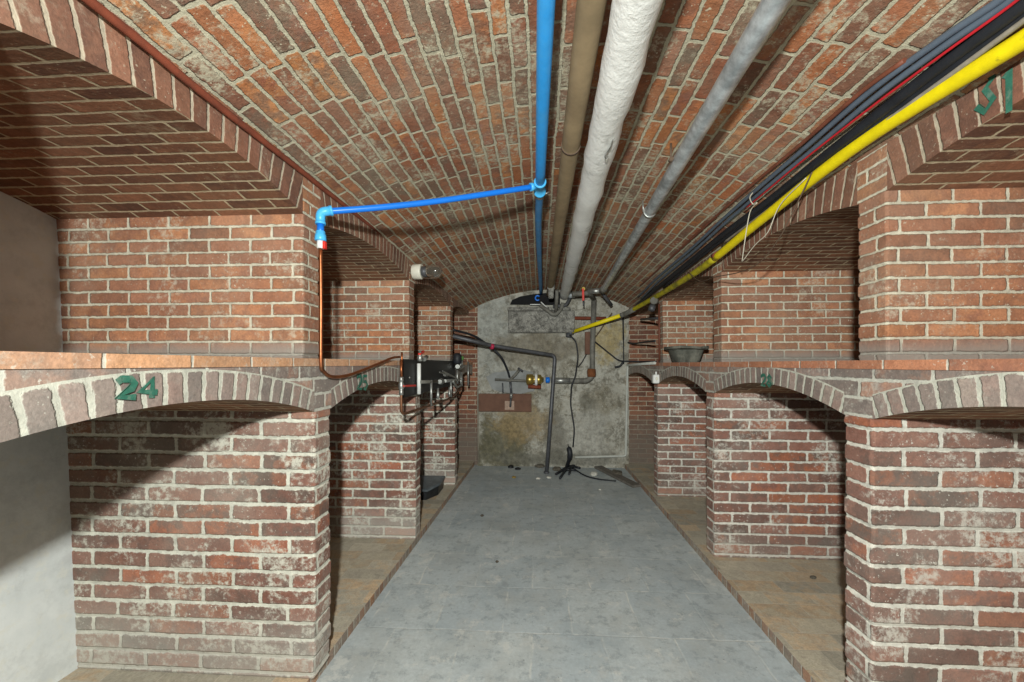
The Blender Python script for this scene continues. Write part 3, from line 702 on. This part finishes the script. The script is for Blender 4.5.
c = B(460.8, 358, .04); mb = MB(); mb.lathe(c-Vector((0, 0, .02)), (0, 0, 1), [(0, .02), (.006, .03), (.03, .03), (.04, .02)], 14); mb.build('green_tap_knob', M['greenp'], mbd)
c = B(457.3, 359.5, .03); mb = MB(); mb.lathe(c-Vector((0, 0, .04)), (0, 0, 1), [(0, .03), (.01, .04), (.08, .04), (.1, .02)], 14); mb.build('black_cap', M['black'], mbd)
c = B(420, 358.3, .02); mb = MB(); mb.lathe(c, (0, 0, 1), [(-.02, .012), (-.015, .018), (.01, .018), (.03, .009), (.05, .008)], 12); mb.build('top_valve', M['zinc'], mbd)
c = B(420.5, 355, .02); mb = MB(); mb.obox(c+Vector((0, .02, .014)), (0, 1, .25), (1, 0, 0), (0, -.25, 1), (.045, .009, .008), 0, .002); mb.build('top_lever', M['redp'], mbd)
rod([B(424, 359.5, .02), B(426.5, 357, .02)], .014, 'top_union', M['zinc'])
c = B(409.2, 377.5, .002); mb = MB(); mb.lathe(c, (1, 0, 0), [(0, .007), (.004, .007), (.006, .004)], 10); mb.build('screw', M['zinc'], mbd)
# copper loop below the board
pts = [B(401.2, 390, .03), B(401.3, 408, .03), B(402.3, 412.5, .03), B(405, 413.5, .03), B(412, 411.5, .03), B(425, 407, .03), B(440, 402, .03), B(452, 397, .03), B(458, 391, .03), B(461, 385, .035)]
mb = MB(); mb.tube(spline(pts, 6), .0085, 10); mb.build('copper_loop', M['copper_dark'], mbd)

# ------------------------------------------------------------------ end wall fittings
def W(x, y, dy=0.): return P(x, y, Y=YW-dy)
# iron pipe from the left alcove, down to the floor
ir = thing('iron_drain_pipe', 'dark iron pipe crossing the end wall and dropping to the floor', 'pipe', P(546, 472, Y=YW-.30))
i0 = P(458, 338, X=xl(3.9)+.05); i0 = P(452, 336.0, Y=3.95)
i1 = P(555, 355.5, Y=YW-.16); i2 = P(546.5, 473, Z=.0)
mb = MB(); mb.tube(bend([i0, P(492, 345.5, Y=4.25), i1, P(551, 412, Y=YW-.2), i2], .05, 6), .021, 14); mb.build('pipe_run', M['iron'], ir)
c = P(492, 346.5, Y=4.24); d = (i1-i0).normalized(); mb = MB(); mb.tube([c-d*.018, c-d*.014, c+d*.014, c+d*.018], [.022, .031, .031, .022], 16); mb.build('red_collar', plain('crimson_tape', 'b02a4a', .6, var=.1), ir)
mb = MB(); mb.lathe(i2, (0, 0, 1), [(0, .032), (.012, .032), (.02, .022)], 14); mb.build('foot', M['iron'], ir)
mb = MB(); mb.tube(spline([P(452, 329.5, Y=3.95), P(474, 336, Y=4.2), P(491, 347.5, Y=4.4), P(501, 357, Y=4.45), P(507, 369, Y=4.55), P(509.5, 377, Y=YW-.06)], 6), .0125, 12); tag(mb.build('black_hose', M['black']), 'black hose curving down beside the iron pipe to the tee on the end wall', 'hose')
# meter run : tee, brass filter, grey pipe, riser
mr = thing('meter_pipe_run', 'grey pipe run with a brass filter across the end wall and up to the vault', 'pipe', W(533, 380))
def wr_(pts, r, name, mat, sm=None, seg=14):
    mb = MB(); mb.tube(bend(pts, sm) if sm else pts, r, seg); return mb.build(name, mat, mr)
D1 = .09
wr_([W(495, 379.5, .06), W(530, 381, D1)], .014, 'inlet_pipe', M['pipe_grey'])
wr_([W(509, 381, .07), W(516, 374, .07), W(519, 370, .07)], .016, 'inlet_branch', M['pipe_grey'])
wr_([W(518, 368, .07), W(523, 371.5, .07)], .012, 'branch_handle', M['iron'])
c = W(526, 379.5, D1); mb = MB(); mb.lathe(c, (1, 0, 0), [(0, .02), (.004, .05), (.012, .062), (.075, .062), (.085, .045), (.115, .045), (.125, .058), (.17, .056), (.18, .035), (.2, .024)], 22); mb.build('brass_filter', M['brass'], mr)
c = W(534.8, 379.5, D1); mb = MB(); mb.lathe(c, (1, 0, 0), [(0, .05), (.003, .072), (.027, .072), (.03, .05)], 22); mb.build('white_ring', M['wplastic'], mr)
c = W(545.5, 380, D1); mb = MB(); mb.lathe(c, (1, 0, 0), [(0, .02), (.004, .034), (.044, .034), (.05, .02)], 16); mb.build('blue_cap', M['blue_dark'], mr)
wr_([W(528, 386.5, D1), W(541, 387.0, D1)], .022, 'filter_foot', M['rust'])
wr_([W(551, 380.5, D1), W(587, 380.8, D1), W(592.2, 377, D1), W(592.5, 345, D1), W(594, 300, D1)], .030, 'riser', M['pipe_grey'], sm=.06)
wr_([W(552, 380.5, D1), W(570, 380.6, D1)], .034, 'galvanised_sleeve', M['zinc'])
c = W(591.5, 377, D1); mb = MB(); mb.lathe(c, (0, 0, 1), [(0, .03), (.004, .046), (.03, .05), (.07, .05), (.09, .044), (.095, .03)], 8); mb.build('rusty_union', plain('orange_rust', '7a4a2a', .9, var=.4, scale=25), mr)
wr_([W(594, 299, D1), W(590, 293, .36), W(572, 294, .40)], .026, 'top_elbow', M['pipe_grey'], sm=.05)
wr_([W(588, 291.5, .40), W(603, 290.5, .44)], .030, 'top_coupling', M['zinc'])
c = W(583, 289.5, .42); mb = MB(); mb.lathe(c, (0, -1, 0), [(0, .02), (.02, .026), (.04, .018)], 12); mb.build('top_valve', M['brass'], mr)
mb = MB(); p, q = W(583, 288.5, .46), W(583.3, 301, .46); mb.obox((p+q)/2, (q-p), (1, 0, 0), (0, 1, 0), ((q-p).length/2, .011, .006), 0, .003); mb.build('red_lever', M['redp'], mr)
wr_([W(583.5, 300.5, .46), W(583.6, 306, .46)], .008, 'lever_tip', M['iron'])
wr_([W(571, 296, .12), W(566, 306, .14), W(553, 306, .14)], .02, 'lower_pipe', M['iron'], sm=.05)
wr_([W(568.5, 295, .15), W(575, 295, .15)], .034, 'foil_joint', M['galv'])
wr_([W(601, 291.5, .42), W(606, 298, .36), W(611.5, 305, .3)], .018, 'stub_pipe', M['iron'])
# the inlet's drop with a socket
dr = thing('drop_pipe', 'thin dark pipe dropping from the tee to the brown board', 'pipe', W(511, 400))
for pts, r, nm, mt in (([W(510.3, 382, .06), W(511.3, 393, .06)], .014, 'pipe_run', M['iron']), ([W(511.3, 393, .06), W(511, 398, .06)], .018, 'zinc_socket', M['zinc']), ([W(511, 397, .05), W(510.3, 407, .05)], .012, 'stub', M['iron'])):
    mb = MB(); mb.tube(pts, r, 12); mb.build(nm, mt, dr)
mb = MB(); mb.tube([W(502.5, 383, .04), W(503, 393, .04)], .008, 8); tag(mb.build('wall_bracket', M['iron']), 'short dark rod hanging left of the drop pipe on the end wall', 'bracket')
# brown board with a pale square plate
bb = thing('brown_board', 'flat brown board fixed low on the left of the end wall', 'board', W(504, 411))
p, q = W(479, 393.5), W(531.5, 411.5); mb = MB(); mb.box((p.x, YW-.035, q.z), (q.x, YW+.045, p.z), 0, .003); mb.build('panel', M['brownboard'], bb)
p, q = W(505, 400.5), W(514.5, 409.5); mb = MB(); mb.box((p.x, YW-.046, q.z), (q.x, YW-.034, p.z), 0, .003); mb.build('plate', plain('pale_pink_plate', 'a58c7c', .8, var=.3, scale=30), bb)
mb = MB(); mb.tube([W(477.7, 389, -.005), W(478.4, 462, -.005)], .0095, 8); tag(mb.build('corner_strip', M['conduit']), 'pale vertical strip at the left edge of the end wall', 'strip')
# grey cement patch
mb = MB(); c = W(506, 382); outl = [(486, 377), (494, 372.5), (508, 371), (524, 370), (533, 372), (534, 391), (520, 394), (500, 392), (492, 389)]
fr = [W(x, y, .012) for x, y in outl]; bk = [W(x, y, -.03) for x, y in outl]
mb.quad(fr[::-1], None); [mb.quad([fr[i], fr[(i+1) % 9], bk[(i+1) % 9], bk[i]], None) for i in range(9)]
o = mb.build('trim_patch', M['patch']); o['kind'] = 'structure'; o['label'] = 'smooth grey cement patch behind the tee on the end wall'; o['category'] = 'patch'
# dark concrete beam stub with opening under the vault
mb = MB(); p, q = W(508.5, 309), W(574, 333); mb.box((p.x, YW-.10, q.z), (q.x, YW+.02, p.z-.035), 0, .012)
mb.box((p.x-.005, YW-.12, p.z-.035), (q.x-.05, YW+.02, p.z+.005), 0, .006)
o = mb.build('trim_lintel', M['concrete']); o['kind'] = 'structure'; o['label'] = 'dark concrete block below the pipes at the top of the end wall'; o['category'] = 'block'
mb = MB(); outl = [(510, 304.5), (512, 300), (520, 296.5), (532, 294.3), (545, 293), (560, 292), (560, 305)]  # shade of the opening painted as a flat black sheet
fr = [W(x, y, .03) for x, y in outl]; bk = [W(x, y, -.03) for x, y in outl]; n = len(outl)
mb.quad(fr[::-1], None); [mb.quad([fr[i], fr[(i+1) % n], bk[(i+1) % n], bk[i]], None) for i in range(n)]
o = mb.build('trim_recess', plain('recess_shade_black', '121214', .9)); o['kind'] = 'structure'; o['label'] = 'black sheet painted as the shade in the opening above the concrete block'; o['category'] = 'recess'
bn = W(537.5, 298, .09); mb = MB()
pts = [bn+Vector((.024*math.cos(a), 0, .027*math.sin(a))) for a in [math.radians(30+i*18) for i in range(17)]]; mb.tube(pts, .009, 8); tag(mb.build('blue_ring', M['blue_dark']), 'small blue pipe ring in the black slot under the vault', 'ring')
mb = MB(); mb.tube([W(530, 304.5, .13), W(540.5, 304.5, .13)], .006, 8); mb.tube([W(541, 302, .15), W(549, 310, .15)], .007, 8); tag(mb.build('white_rod', M['wplastic']), 'thin white rods on the concrete block under the vault', 'rod')
mb = MB(); mb.tube(spline([W(540, 305, .16), W(547, 310, .16), W(554, 314.5, .16), W(560, 310, .16), W(563, 303, .16)], 5), .022, 12); mb.tube([W(556, 312, .16), W(557, 290, .3)], .02, 12); tag(mb.build('old_bent_pipe', M['pipe_grey']), 'sooty bent pipe in front of the concrete block', 'pipe')
mb = MB(); mb.lathe(W(551, 284, .55), (0, 0, -1), [(0, .03), (.01, .04), (.05, .04), (.06, .03), (.14, .028), (.15, .02)], 14); tag(mb.build('pipe_socket', M['concrete']), 'sooty pipe socket between the blue and white pipe ends', 'fitting')
# other wires and conduits on the end wall
mb = MB(); mb.tube(bend([W(569.5, 335, .06), W(576, 341, .05), W(578.3, 357, .05), W(575, 378, .13), W(571.5, 385, .13), W(570.5, 404, .06), W(574.5, 429, .05), W(573, 447, .06)], .06, 5), .0085, 8); tag(mb.build('black_cable', M['black']), 'thin black cable hanging from the yellow pipe end to the floor heap', 'cable')
mb = MB(); mb.tube(spline([W(586.5, 354, .06), W(582, 362, .06), W(578, 367, .06)], 5), .006, 8); tag(mb.build('short_wire', M['black']), 'short dark wire joining the black cable below the rusty plate', 'wire')
mb = MB(); p, q = W(584.6, 332), W(590, 354.5); mb.box((p.x, YW-.05, q.z), (q.x, YW-.004, p.z), 0, .004); tag(mb.build('rusty_plate', M['brownboard']), 'narrow rusty brown plate left of the grey riser pipe', 'plate')
mb = MB(); mb.tube(bend([W(594, 341, .05), W(619, 361, .05), W(641, 361.6, .05), P(656, 361.5, Y=YW-.5)], .05, 5), .008, 8); tag(mb.build('black_cable', M['black']), 'black cable slanting from the riser pipe to the white conduit', 'cable')
mb = MB(); mb.tube(spline([W(623, 362, .05), W(620, 366, .05), W(615, 367.3, .05)], 5), .012, 8); tag(mb.build('cable_stub', M['black']), 'short cut cable stub on the right of the end wall', 'cable')
mb = MB(); mb.tube([W(623, 315, .05), W(623.4, 340, .04)], .009, 8); mb.tube([W(623.4, 338, .045), W(623.8, 364, .045)], .006, 8); tag(mb.build('black_conduit', M['black']), 'black vertical conduit dropping below the yellow pipe elbow', 'conduit')
mb = MB(); mb.tube(bend([P(654.8, 363, X=1.052), W(627.5, 365, .012), W(625.8, 456, .012), W(575, 457.3, .012)], .03, 5), .0125, 12); tag(mb.build('white_conduit', plain('pale_grey_conduit', 'b9bbb4', .6, var=.15)), 'pale grey conduit down the right edge of the end wall', 'conduit')
mb = MB(); mb.tube(spline([W(594.5, 338, .05), W(599, 332, .06), W(607, 320, .06), W(612, 313, .06)], 4), .006, 8); tag(mb.build('short_wire', M['wire']), 'thin wire slanting up behind the yellow pipe end', 'wire')
mb = MB(); mb.tube([W(573, 318, .05), W(606, 318.5, .05)], .02, 10); tag(mb.build('iron_rod', M['rust']), 'dark rusty rod set across the end wall above the yellow pipe', 'rod')
# switch box on the third right divider and the brown pipe along its edge
sb = P(656.3, 378.5, Y=PR[3]-.03)
sw = thing('switch_box', 'small white switch box on the third right divider below the ledge', 'switch', sb)
mb = MB(); mb.box(sb+Vector((-.03, -.018, -.042)), sb+Vector((.024, .035, .034)), 0, .006); mb.build('housing', M['wplastic'], sw)
mb = MB(); mb.box(sb+Vector((-.012, -.024, -.014)), sb+Vector((.008, -.015, .014)), 0, .003); mb.build('rocker', M['porcelain'], sw)
mb = MB(); mb.tube([sb+Vector((-.002, .0, .03)), sb+Vector((-.002, 0, .06))], .008, 8); mb.build('cable_gland', M['wplastic'], sw)
mb = MB(); p0 = P(659.5, 360.5, Y=PR[3]+.03); mb.tube([p0, P(659.3, 330, Y=PR[3]+.03), P(659, 304, Y=PR[3]+.03)], .0085, 10); tag(mb.build('brown_conduit', M['cable_brown']), 'dark red brown conduit up the edge of the third right divider', 'conduit')
cb = P(655, 301, Y=PR[3]-.05)
jb = thing('junction_box', 'grey round junction box under the yellow pipe by the third right divider', 'junction box', cb)
mb = MB(); mb.lathe(cb, (-.6, -1, 0), [(0, .028), (.004, .033), (.036, .033), (.04, .028)], 16); mb.build('housing', M['pipe_grey'], jb)
mb = MB(); mb.lathe(cb+Vector((-.02, 0, -.035)), (-.3, -.2, -1), [(0, .02), (.01, .03), (.05, .028), (.055, .015)], 14); mb.build('lower_cap', M['iron'], jb)
mb = MB(); mb.tube([P(662, 318, Y=3.67), P(652, 318.5, Y=4.0), P(641, 319.5, Y=4.35)], .012, 8); tag(mb.build('dark_bar', M['iron']), 'short dark bar poking from the last right alcove above the ledge', 'bar')
mb = MB(); mb.tube(spline([P(655, 341, Y=3.9), P(645, 342, Y=4.2), P(634, 343.5, Y=4.5), P(628, 342.5, Y=YW-.03)], 5), .009, 8); tag(mb.build('black_cable', M['black']), 'black cable sagging across the last right alcove', 'cable')

# mortar tub on the right ledge
tb0 = P(666, 347.5, Y=3.42); tb1 = P(707, 347.5, Y=3.42); zb = ZTR
w = tb1.x-tb0.x; cx = (tb0.x+tb1.x)/2-.05; hh = tb0.z-zb; cy = 3.30
t = thing('mortar_tub', 'grimy dark tub with a flared rim standing on the right ledge', 'tub', (cx, cy, zb))
mb = MB(); n = 28
def oval(rx, ry, z, e=3.): return [(cx+rx*math.copysign(abs(math.cos(a))**(2/e), math.cos(a)), cy+ry*math.copysign(abs(math.sin(a))**(2/e), math.sin(a)), z) for a in [2*math.pi*i/n for i in range(n)]]
rings = [oval(w*.27, .085, zb), oval(w*.29, .09, zb+.01), oval(w*.37, .12, zb+hh*.8), oval(w*.36, .115, zb+hh*.8), oval(w*.28, .085, zb+.015)]
for a, b in zip(rings, rings[1:]):
    for i in range(n): mb.quad([a[i], a[(i+1) % n], b[(i+1) % n], b[i]], None, 0, True)
mb.quad(rings[0][::-1], None); mb.quad(rings[-1], None); mb.build('bowl', M['tub'], t)
mb = MB(); rq = random.Random(5); rings = [oval(w*.365, .118, zb+hh*.8), oval(w*.40, .135, zb+hh*.83), oval(w*.47, .15, zb+hh*.86), oval(w*.47, .15, zb+hh), oval(w*.44, .14, zb+hh), oval(w*.35, .112, zb+hh*.85)]
for a, b in zip(rings, rings[1:]):
    for i in range(n): mb.quad([a[i], a[(i+1) % n], b[(i+1) % n], b[i]], None, 0, True)
mb.v = [(p[0], p[1], p[2]+.012*mn.noise(Vector((p[0]*14, p[1]*14, 0)))) for p in mb.v]
mb.build('rim', M['tub'], t)
# black box on the alcove floor
bx = P(433, 497, Z=ZF)
t = thing('black_box', 'black plastic box with a sloping dusty lid on the left alcove floor', 'box', (bx.x-.1, bx.y, ZF))
fr = P(420, 500, Z=ZF); ri = P(441, 491, Z=ZF)
x1 = ri.x; y0 = fr.y; x0 = x1-.30; y1 = y0+.34; zt0, zt1 = ZF+.075, ZF+.098
mb = MB(); V0 = [(x0, y0, ZF), (x1-.07, y0, ZF), (x1, y0+.14, ZF), (x1, y1, ZF), (x0, y1, ZF)]; V1 = [(p[0]+(.006 if i in (1, 2, 3) else -.006), p[1], zt0+(zt1-zt0)*(p[1]-y0)/.34) for i, p in enumerate(V0)]
mb.quad(V0[::-1], None); mb.quad(V1, None); [mb.quad([V0[i], V0[(i+1) % 5], V1[(i+1) % 5], V1[i]], None) for i in range(5)]
mb.build('body', M['boxblack'], t)
mb = MB(); A = [(p[0]+(.012 if i in (1, 2, 3) else -.01), p[1]-(.01 if i < 2 else -.006), p[2]+.001) for i, p in enumerate(V1)]; Bv = [(p[0], p[1], p[2]+.010) for p in A]
cxm, cym = (x0+x1)/2, (y0+y1)/2; Cv = [(cxm+(p[0]-cxm)*.9, cym+(p[1]-cym)*.9, p[2]+.018) for p in A]
mb.quad(A[::-1], None); [mb.quad([A[i], A[(i+1) % 5], Bv[(i+1) % 5], Bv[i]], None) for i in range(5)]; [mb.quad([Bv[i], Bv[(i+1) % 5], Cv[(i+1) % 5], Cv[i]], None) for i in range(5)]; mb.quad(Cv, None)
mb.build('lid', M['boxlid'], t)

# ------------------------------------------------------------------ debris on the floor by the end wall
p, q = P(598, 467, Z=.012), P(637, 486.5, Z=.012); d = (q-p)
mb = MB(); mb.obox((p+q)/2+Vector((0, 0, .002)), d, Vector((0, 0, 1)).cross(d), (0, 0, 1), (d.length/2, .05, .012), 0, .004); tag(mb.build('wood_plank', M['wood']), 'grey plank lying askew on the floor by the right kerb', 'plank')
p, q = P(570, 466, Z=.02), P(616, 481, Z=.012)
mb = MB(); mb.tube(spline([p, P(584, 475, Z=.01), P(598, 479, Z=.01), q], 5), .008, 8); tag(mb.build('old_hose', M['black']), 'thin dark hose lying along the floor beside the plank', 'hose')
mb = MB(); p = P(567.5, 446, Y=4.55); 
mb.tube(spline([P(568, 444, Y=4.55), P(570, 455, Y=4.5), P(567, 466, Z=.03)], 5), [.004]*2+[.03]*5+[.022]*4, 10); tag(mb.build('rag', M['black']), 'black rag hanging at the foot of the end wall', 'rag')
hp = [[(575, 464), (566, 470), (560, 478)], [(580, 462), (572, 467), (569, 474)], [(562, 470), (570, 466), (580, 468)], [(556, 474), (564, 470), (576, 470)]]
labs = ['dark cable scrap reaching furthest forward from the heap under the rag', 'dark cable scrap at the back of the heap under the rag', 'dark cable scrap curled across the middle of the heap under the rag', 'dark cable scrap lying lowest and leftmost in the heap under the rag']
for h, lb_ in zip(hp, labs):
    mb = MB(); mb.tube(spline([P(x, y, Z=.022) for x, y in h], 4), .014, 8); tag(mb.build('cable_scrap', M['black']), lb_, 'cable', 'cable scraps by the end wall')
def stone(x, y, r, mat, name, label, cat, z=0., group=None):
    rr = random.Random(int(x*13+y)); c = P(x, y, Z=z)
    import bmesh
    bm = bmesh.new(); bmesh.ops.create_icosphere(bm, subdivisions=2, radius=1.)
    for v in bm.verts:
        k = 1+.35*mn.noise(v.co*1.7+Vector((x, y, 0))); v.co = Vector((v.co.x*r*1.3*k, v.co.y*r*k, max(v.co.z*r*.6*k, -r*.25)))
    zmin = min(v.co.z for v in bm.verts)
    for v in bm.verts: v.co.z -= zmin
    me = bpy.data.meshes.new(name); bm.to_mesh(me); bm.free(); me.materials.append(mat)
    o = bpy.data.objects.new(name, me); COL.objects.link(o); o.location = c; o.rotation_euler = (0, 0, rr.uniform(0, 6))
    return tag(o, label, cat, group)
G = 'bits of rubble on the floor'
stone(585, 466, .06, M['dirt'], 'rubble_lump', 'dark rubble lump between the rag and the plank', 'rubble', 0, G)
stone(557, 470, .045, M['dirt'], 'rubble_lump', 'brown rubble lump between the iron pipe foot and the rag', 'rubble', 0, G)
stone(594, 475, .04, M['white_chip'], 'rubble_lump', 'pale rubble lump beside the thin hose', 'rubble', 0, G)
stone(540, 467, .045, M['dirt'], 'rubble_lump', 'flat clod left of the iron pipe foot', 'rubble', 0, G)
stone(518, 469.5, .03, M['boxblack'], 'rubble_lump', 'black scrap at the left of the end wall foot', 'rubble', 0, G)
stone(511, 467.5, .035, M['boxblack'], 'rubble_lump', 'leftmost black scrap against the end wall foot', 'rubble', 0, G)
stone(514, 477.8, .022, M['leaf'], 'paper_scrap', 'yellowish scrap on the floor before the end wall', 'scrap')
stone(538, 479, .02, M['white_chip'], 'rubble_lump', 'whitish chip in front of the iron pipe foot', 'rubble', 0, G)
stone(549, 478, .02, M['white_chip'], 'rubble_lump', 'pale chip right of the iron pipe foot', 'rubble', 0, G)
stone(600, 490, .012, M['white_chip'], 'rubble_lump', 'tiny white chip in front of the plank', 'rubble', 0, G)
stone(482, 516, .014, M['dirt'], 'rubble_lump', 'small dark clod on the floor near the left kerb', 'rubble', 0, G)
stone(497, 562, .010, M['dirt'], 'rubble_lump', 'tiny dark clod in the middle of the floor slabs', 'rubble', 0, G)
stone(617, 475, .06, M['dirt'], 'rubble_lump', 'brown clod between the plank and the right end wall corner', 'rubble', 0, G)
stone(813, 578, .014, M['dirt'], 'rubble_lump', 'dark scrap on the second right alcove floor', 'rubble', ZF, G)

# ------------------------------------------------------------------ green painted numbers
DIG = {'2': [[(0, .82), (.25, 1), (.75, 1), (.95, .78), (.8, .5), (.1, .05), (1, .05)]], '4': [[(.7, 0), (.75, 1), (.05, .35), (1, .3)]], '3': [[(.05, .9), (.5, 1), (.9, .8), (.5, .55), (.95, .3), (.5, 0), (.05, .12)]], '1': [[(.25, .8), (.55, 1), (.55, 0)]],
       '5': [[(.9, 1), (.15, 1), (.1, .58), (.6, .62), (.95, .32), (.5, 0), (.05, .1)]], '8': [[(.5, .52), (.12, .75), (.5, 1), (.88, .75), (.5, .52), (.05, .24), (.5, 0), (.95, .24), (.5, .52)]]}
def number(txt, x0, x1, ytop, ybot, Xp, side, par, mirror=False):
    mb = MB(); n = len(txt)
    for i, ch in enumerate(txt):
        a, b = x0+(x1-x0)*(i/n), x0+(x1-x0)*((i+.82)/n)
        for st in DIG[ch]:
            pts = [P(a+(b-a)*u, ybot+(ytop-ybot)*v, X=Xp) for u, v in st]
            nx_ = Vector((-side, 0, 0)); L_ = []
            for k in range(len(pts)):
                d = (pts[min(k+1, len(pts)-1)]-pts[max(k-1, 0)]).normalized(); w_ = nx_.cross(d)*.0075*(1 if 0 < k < len(pts)-1 else .9); L_.append((pts[k]-w_, pts[k]+w_))
            for k in range(len(L_)-1):
                a_, b_, c_, d_ = L_[k][0], L_[k][1], L_[k+1][1], L_[k+1][0]; up_ = nx_*(.0005+.0004*k)
                mb.quad([a_+up_, d_+up_, c_+up_, b_+up_], None)
                mb.quad([a_, a_-up_, d_-up_, d_], None)
    o = mb.build('painted_number', M['paint'], par); o['label'] = 'green painted number '+txt
number('24', 117, 161, 379, 398, xl(.78)+.0035, -1, LED[-1])
number('25', 357, 368.5, 376, 389.5, xl(1.8)+.0035, -1, LED[-1])
number('28', 761, 773, 375, 386, xr(1)-.0035, 1, LED[1])
number('31', 976, 1022, 70, 112, xru(1)-.003, 1, RNG[1])

# ------------------------------------------------------------------ light: the photographer's flash, and the dim cellar round it
def flash(name, loc, power, size, ls):
    l = bpy.data.lights.new(name, 'POINT'); l.energy = power; l.shadow_soft_size = size; l.color = (.965, 1., .95)
    l.use_nodes = True; t = l.node_tree; em = t.nodes['Emission']; f = t.nodes.new('ShaderNodeLightFalloff'); f.inputs['Strength'].default_value = 1.; f.inputs['Smooth'].default_value = .3
    t.links.new(f.outputs['Linear'], em.inputs['Strength'])
    o = bpy.data.objects.new(name, l); COL.objects.link(o); o.location = loc; return o
flash('camera_flash', (-.06, -.165, ZC+.31), 112, .026, 1)
w = bpy.data.worlds.new('cellar_air'); S.world = w; w.use_nodes = True
w.node_tree.nodes['Background'].inputs[0].default_value = (.85, .95, 1., 1); w.node_tree.nodes['Background'].inputs[1].default_value = .07

# ------------------------------------------------------------------ camera and view
cam = bpy.data.cameras.new('camera'); co = bpy.data.objects.new('camera', cam); COL.objects.link(co)
co.location = (0, 0, ZC); co.rotation_euler = (math.pi/2, 0, PSI); cam.sensor_width = 36; cam.lens = F/1024*36; cam.shift_y = (HY-341)/1024; cam.clip_start = .02
S.camera = co
S.view_settings.view_transform = 'Standard'; S.view_settings.look = 'None'; S.view_settings.exposure = 0.; S.view_settings.gamma = 1.
try: S.view_settings.use_curve_mapping = False
except Exception: pass
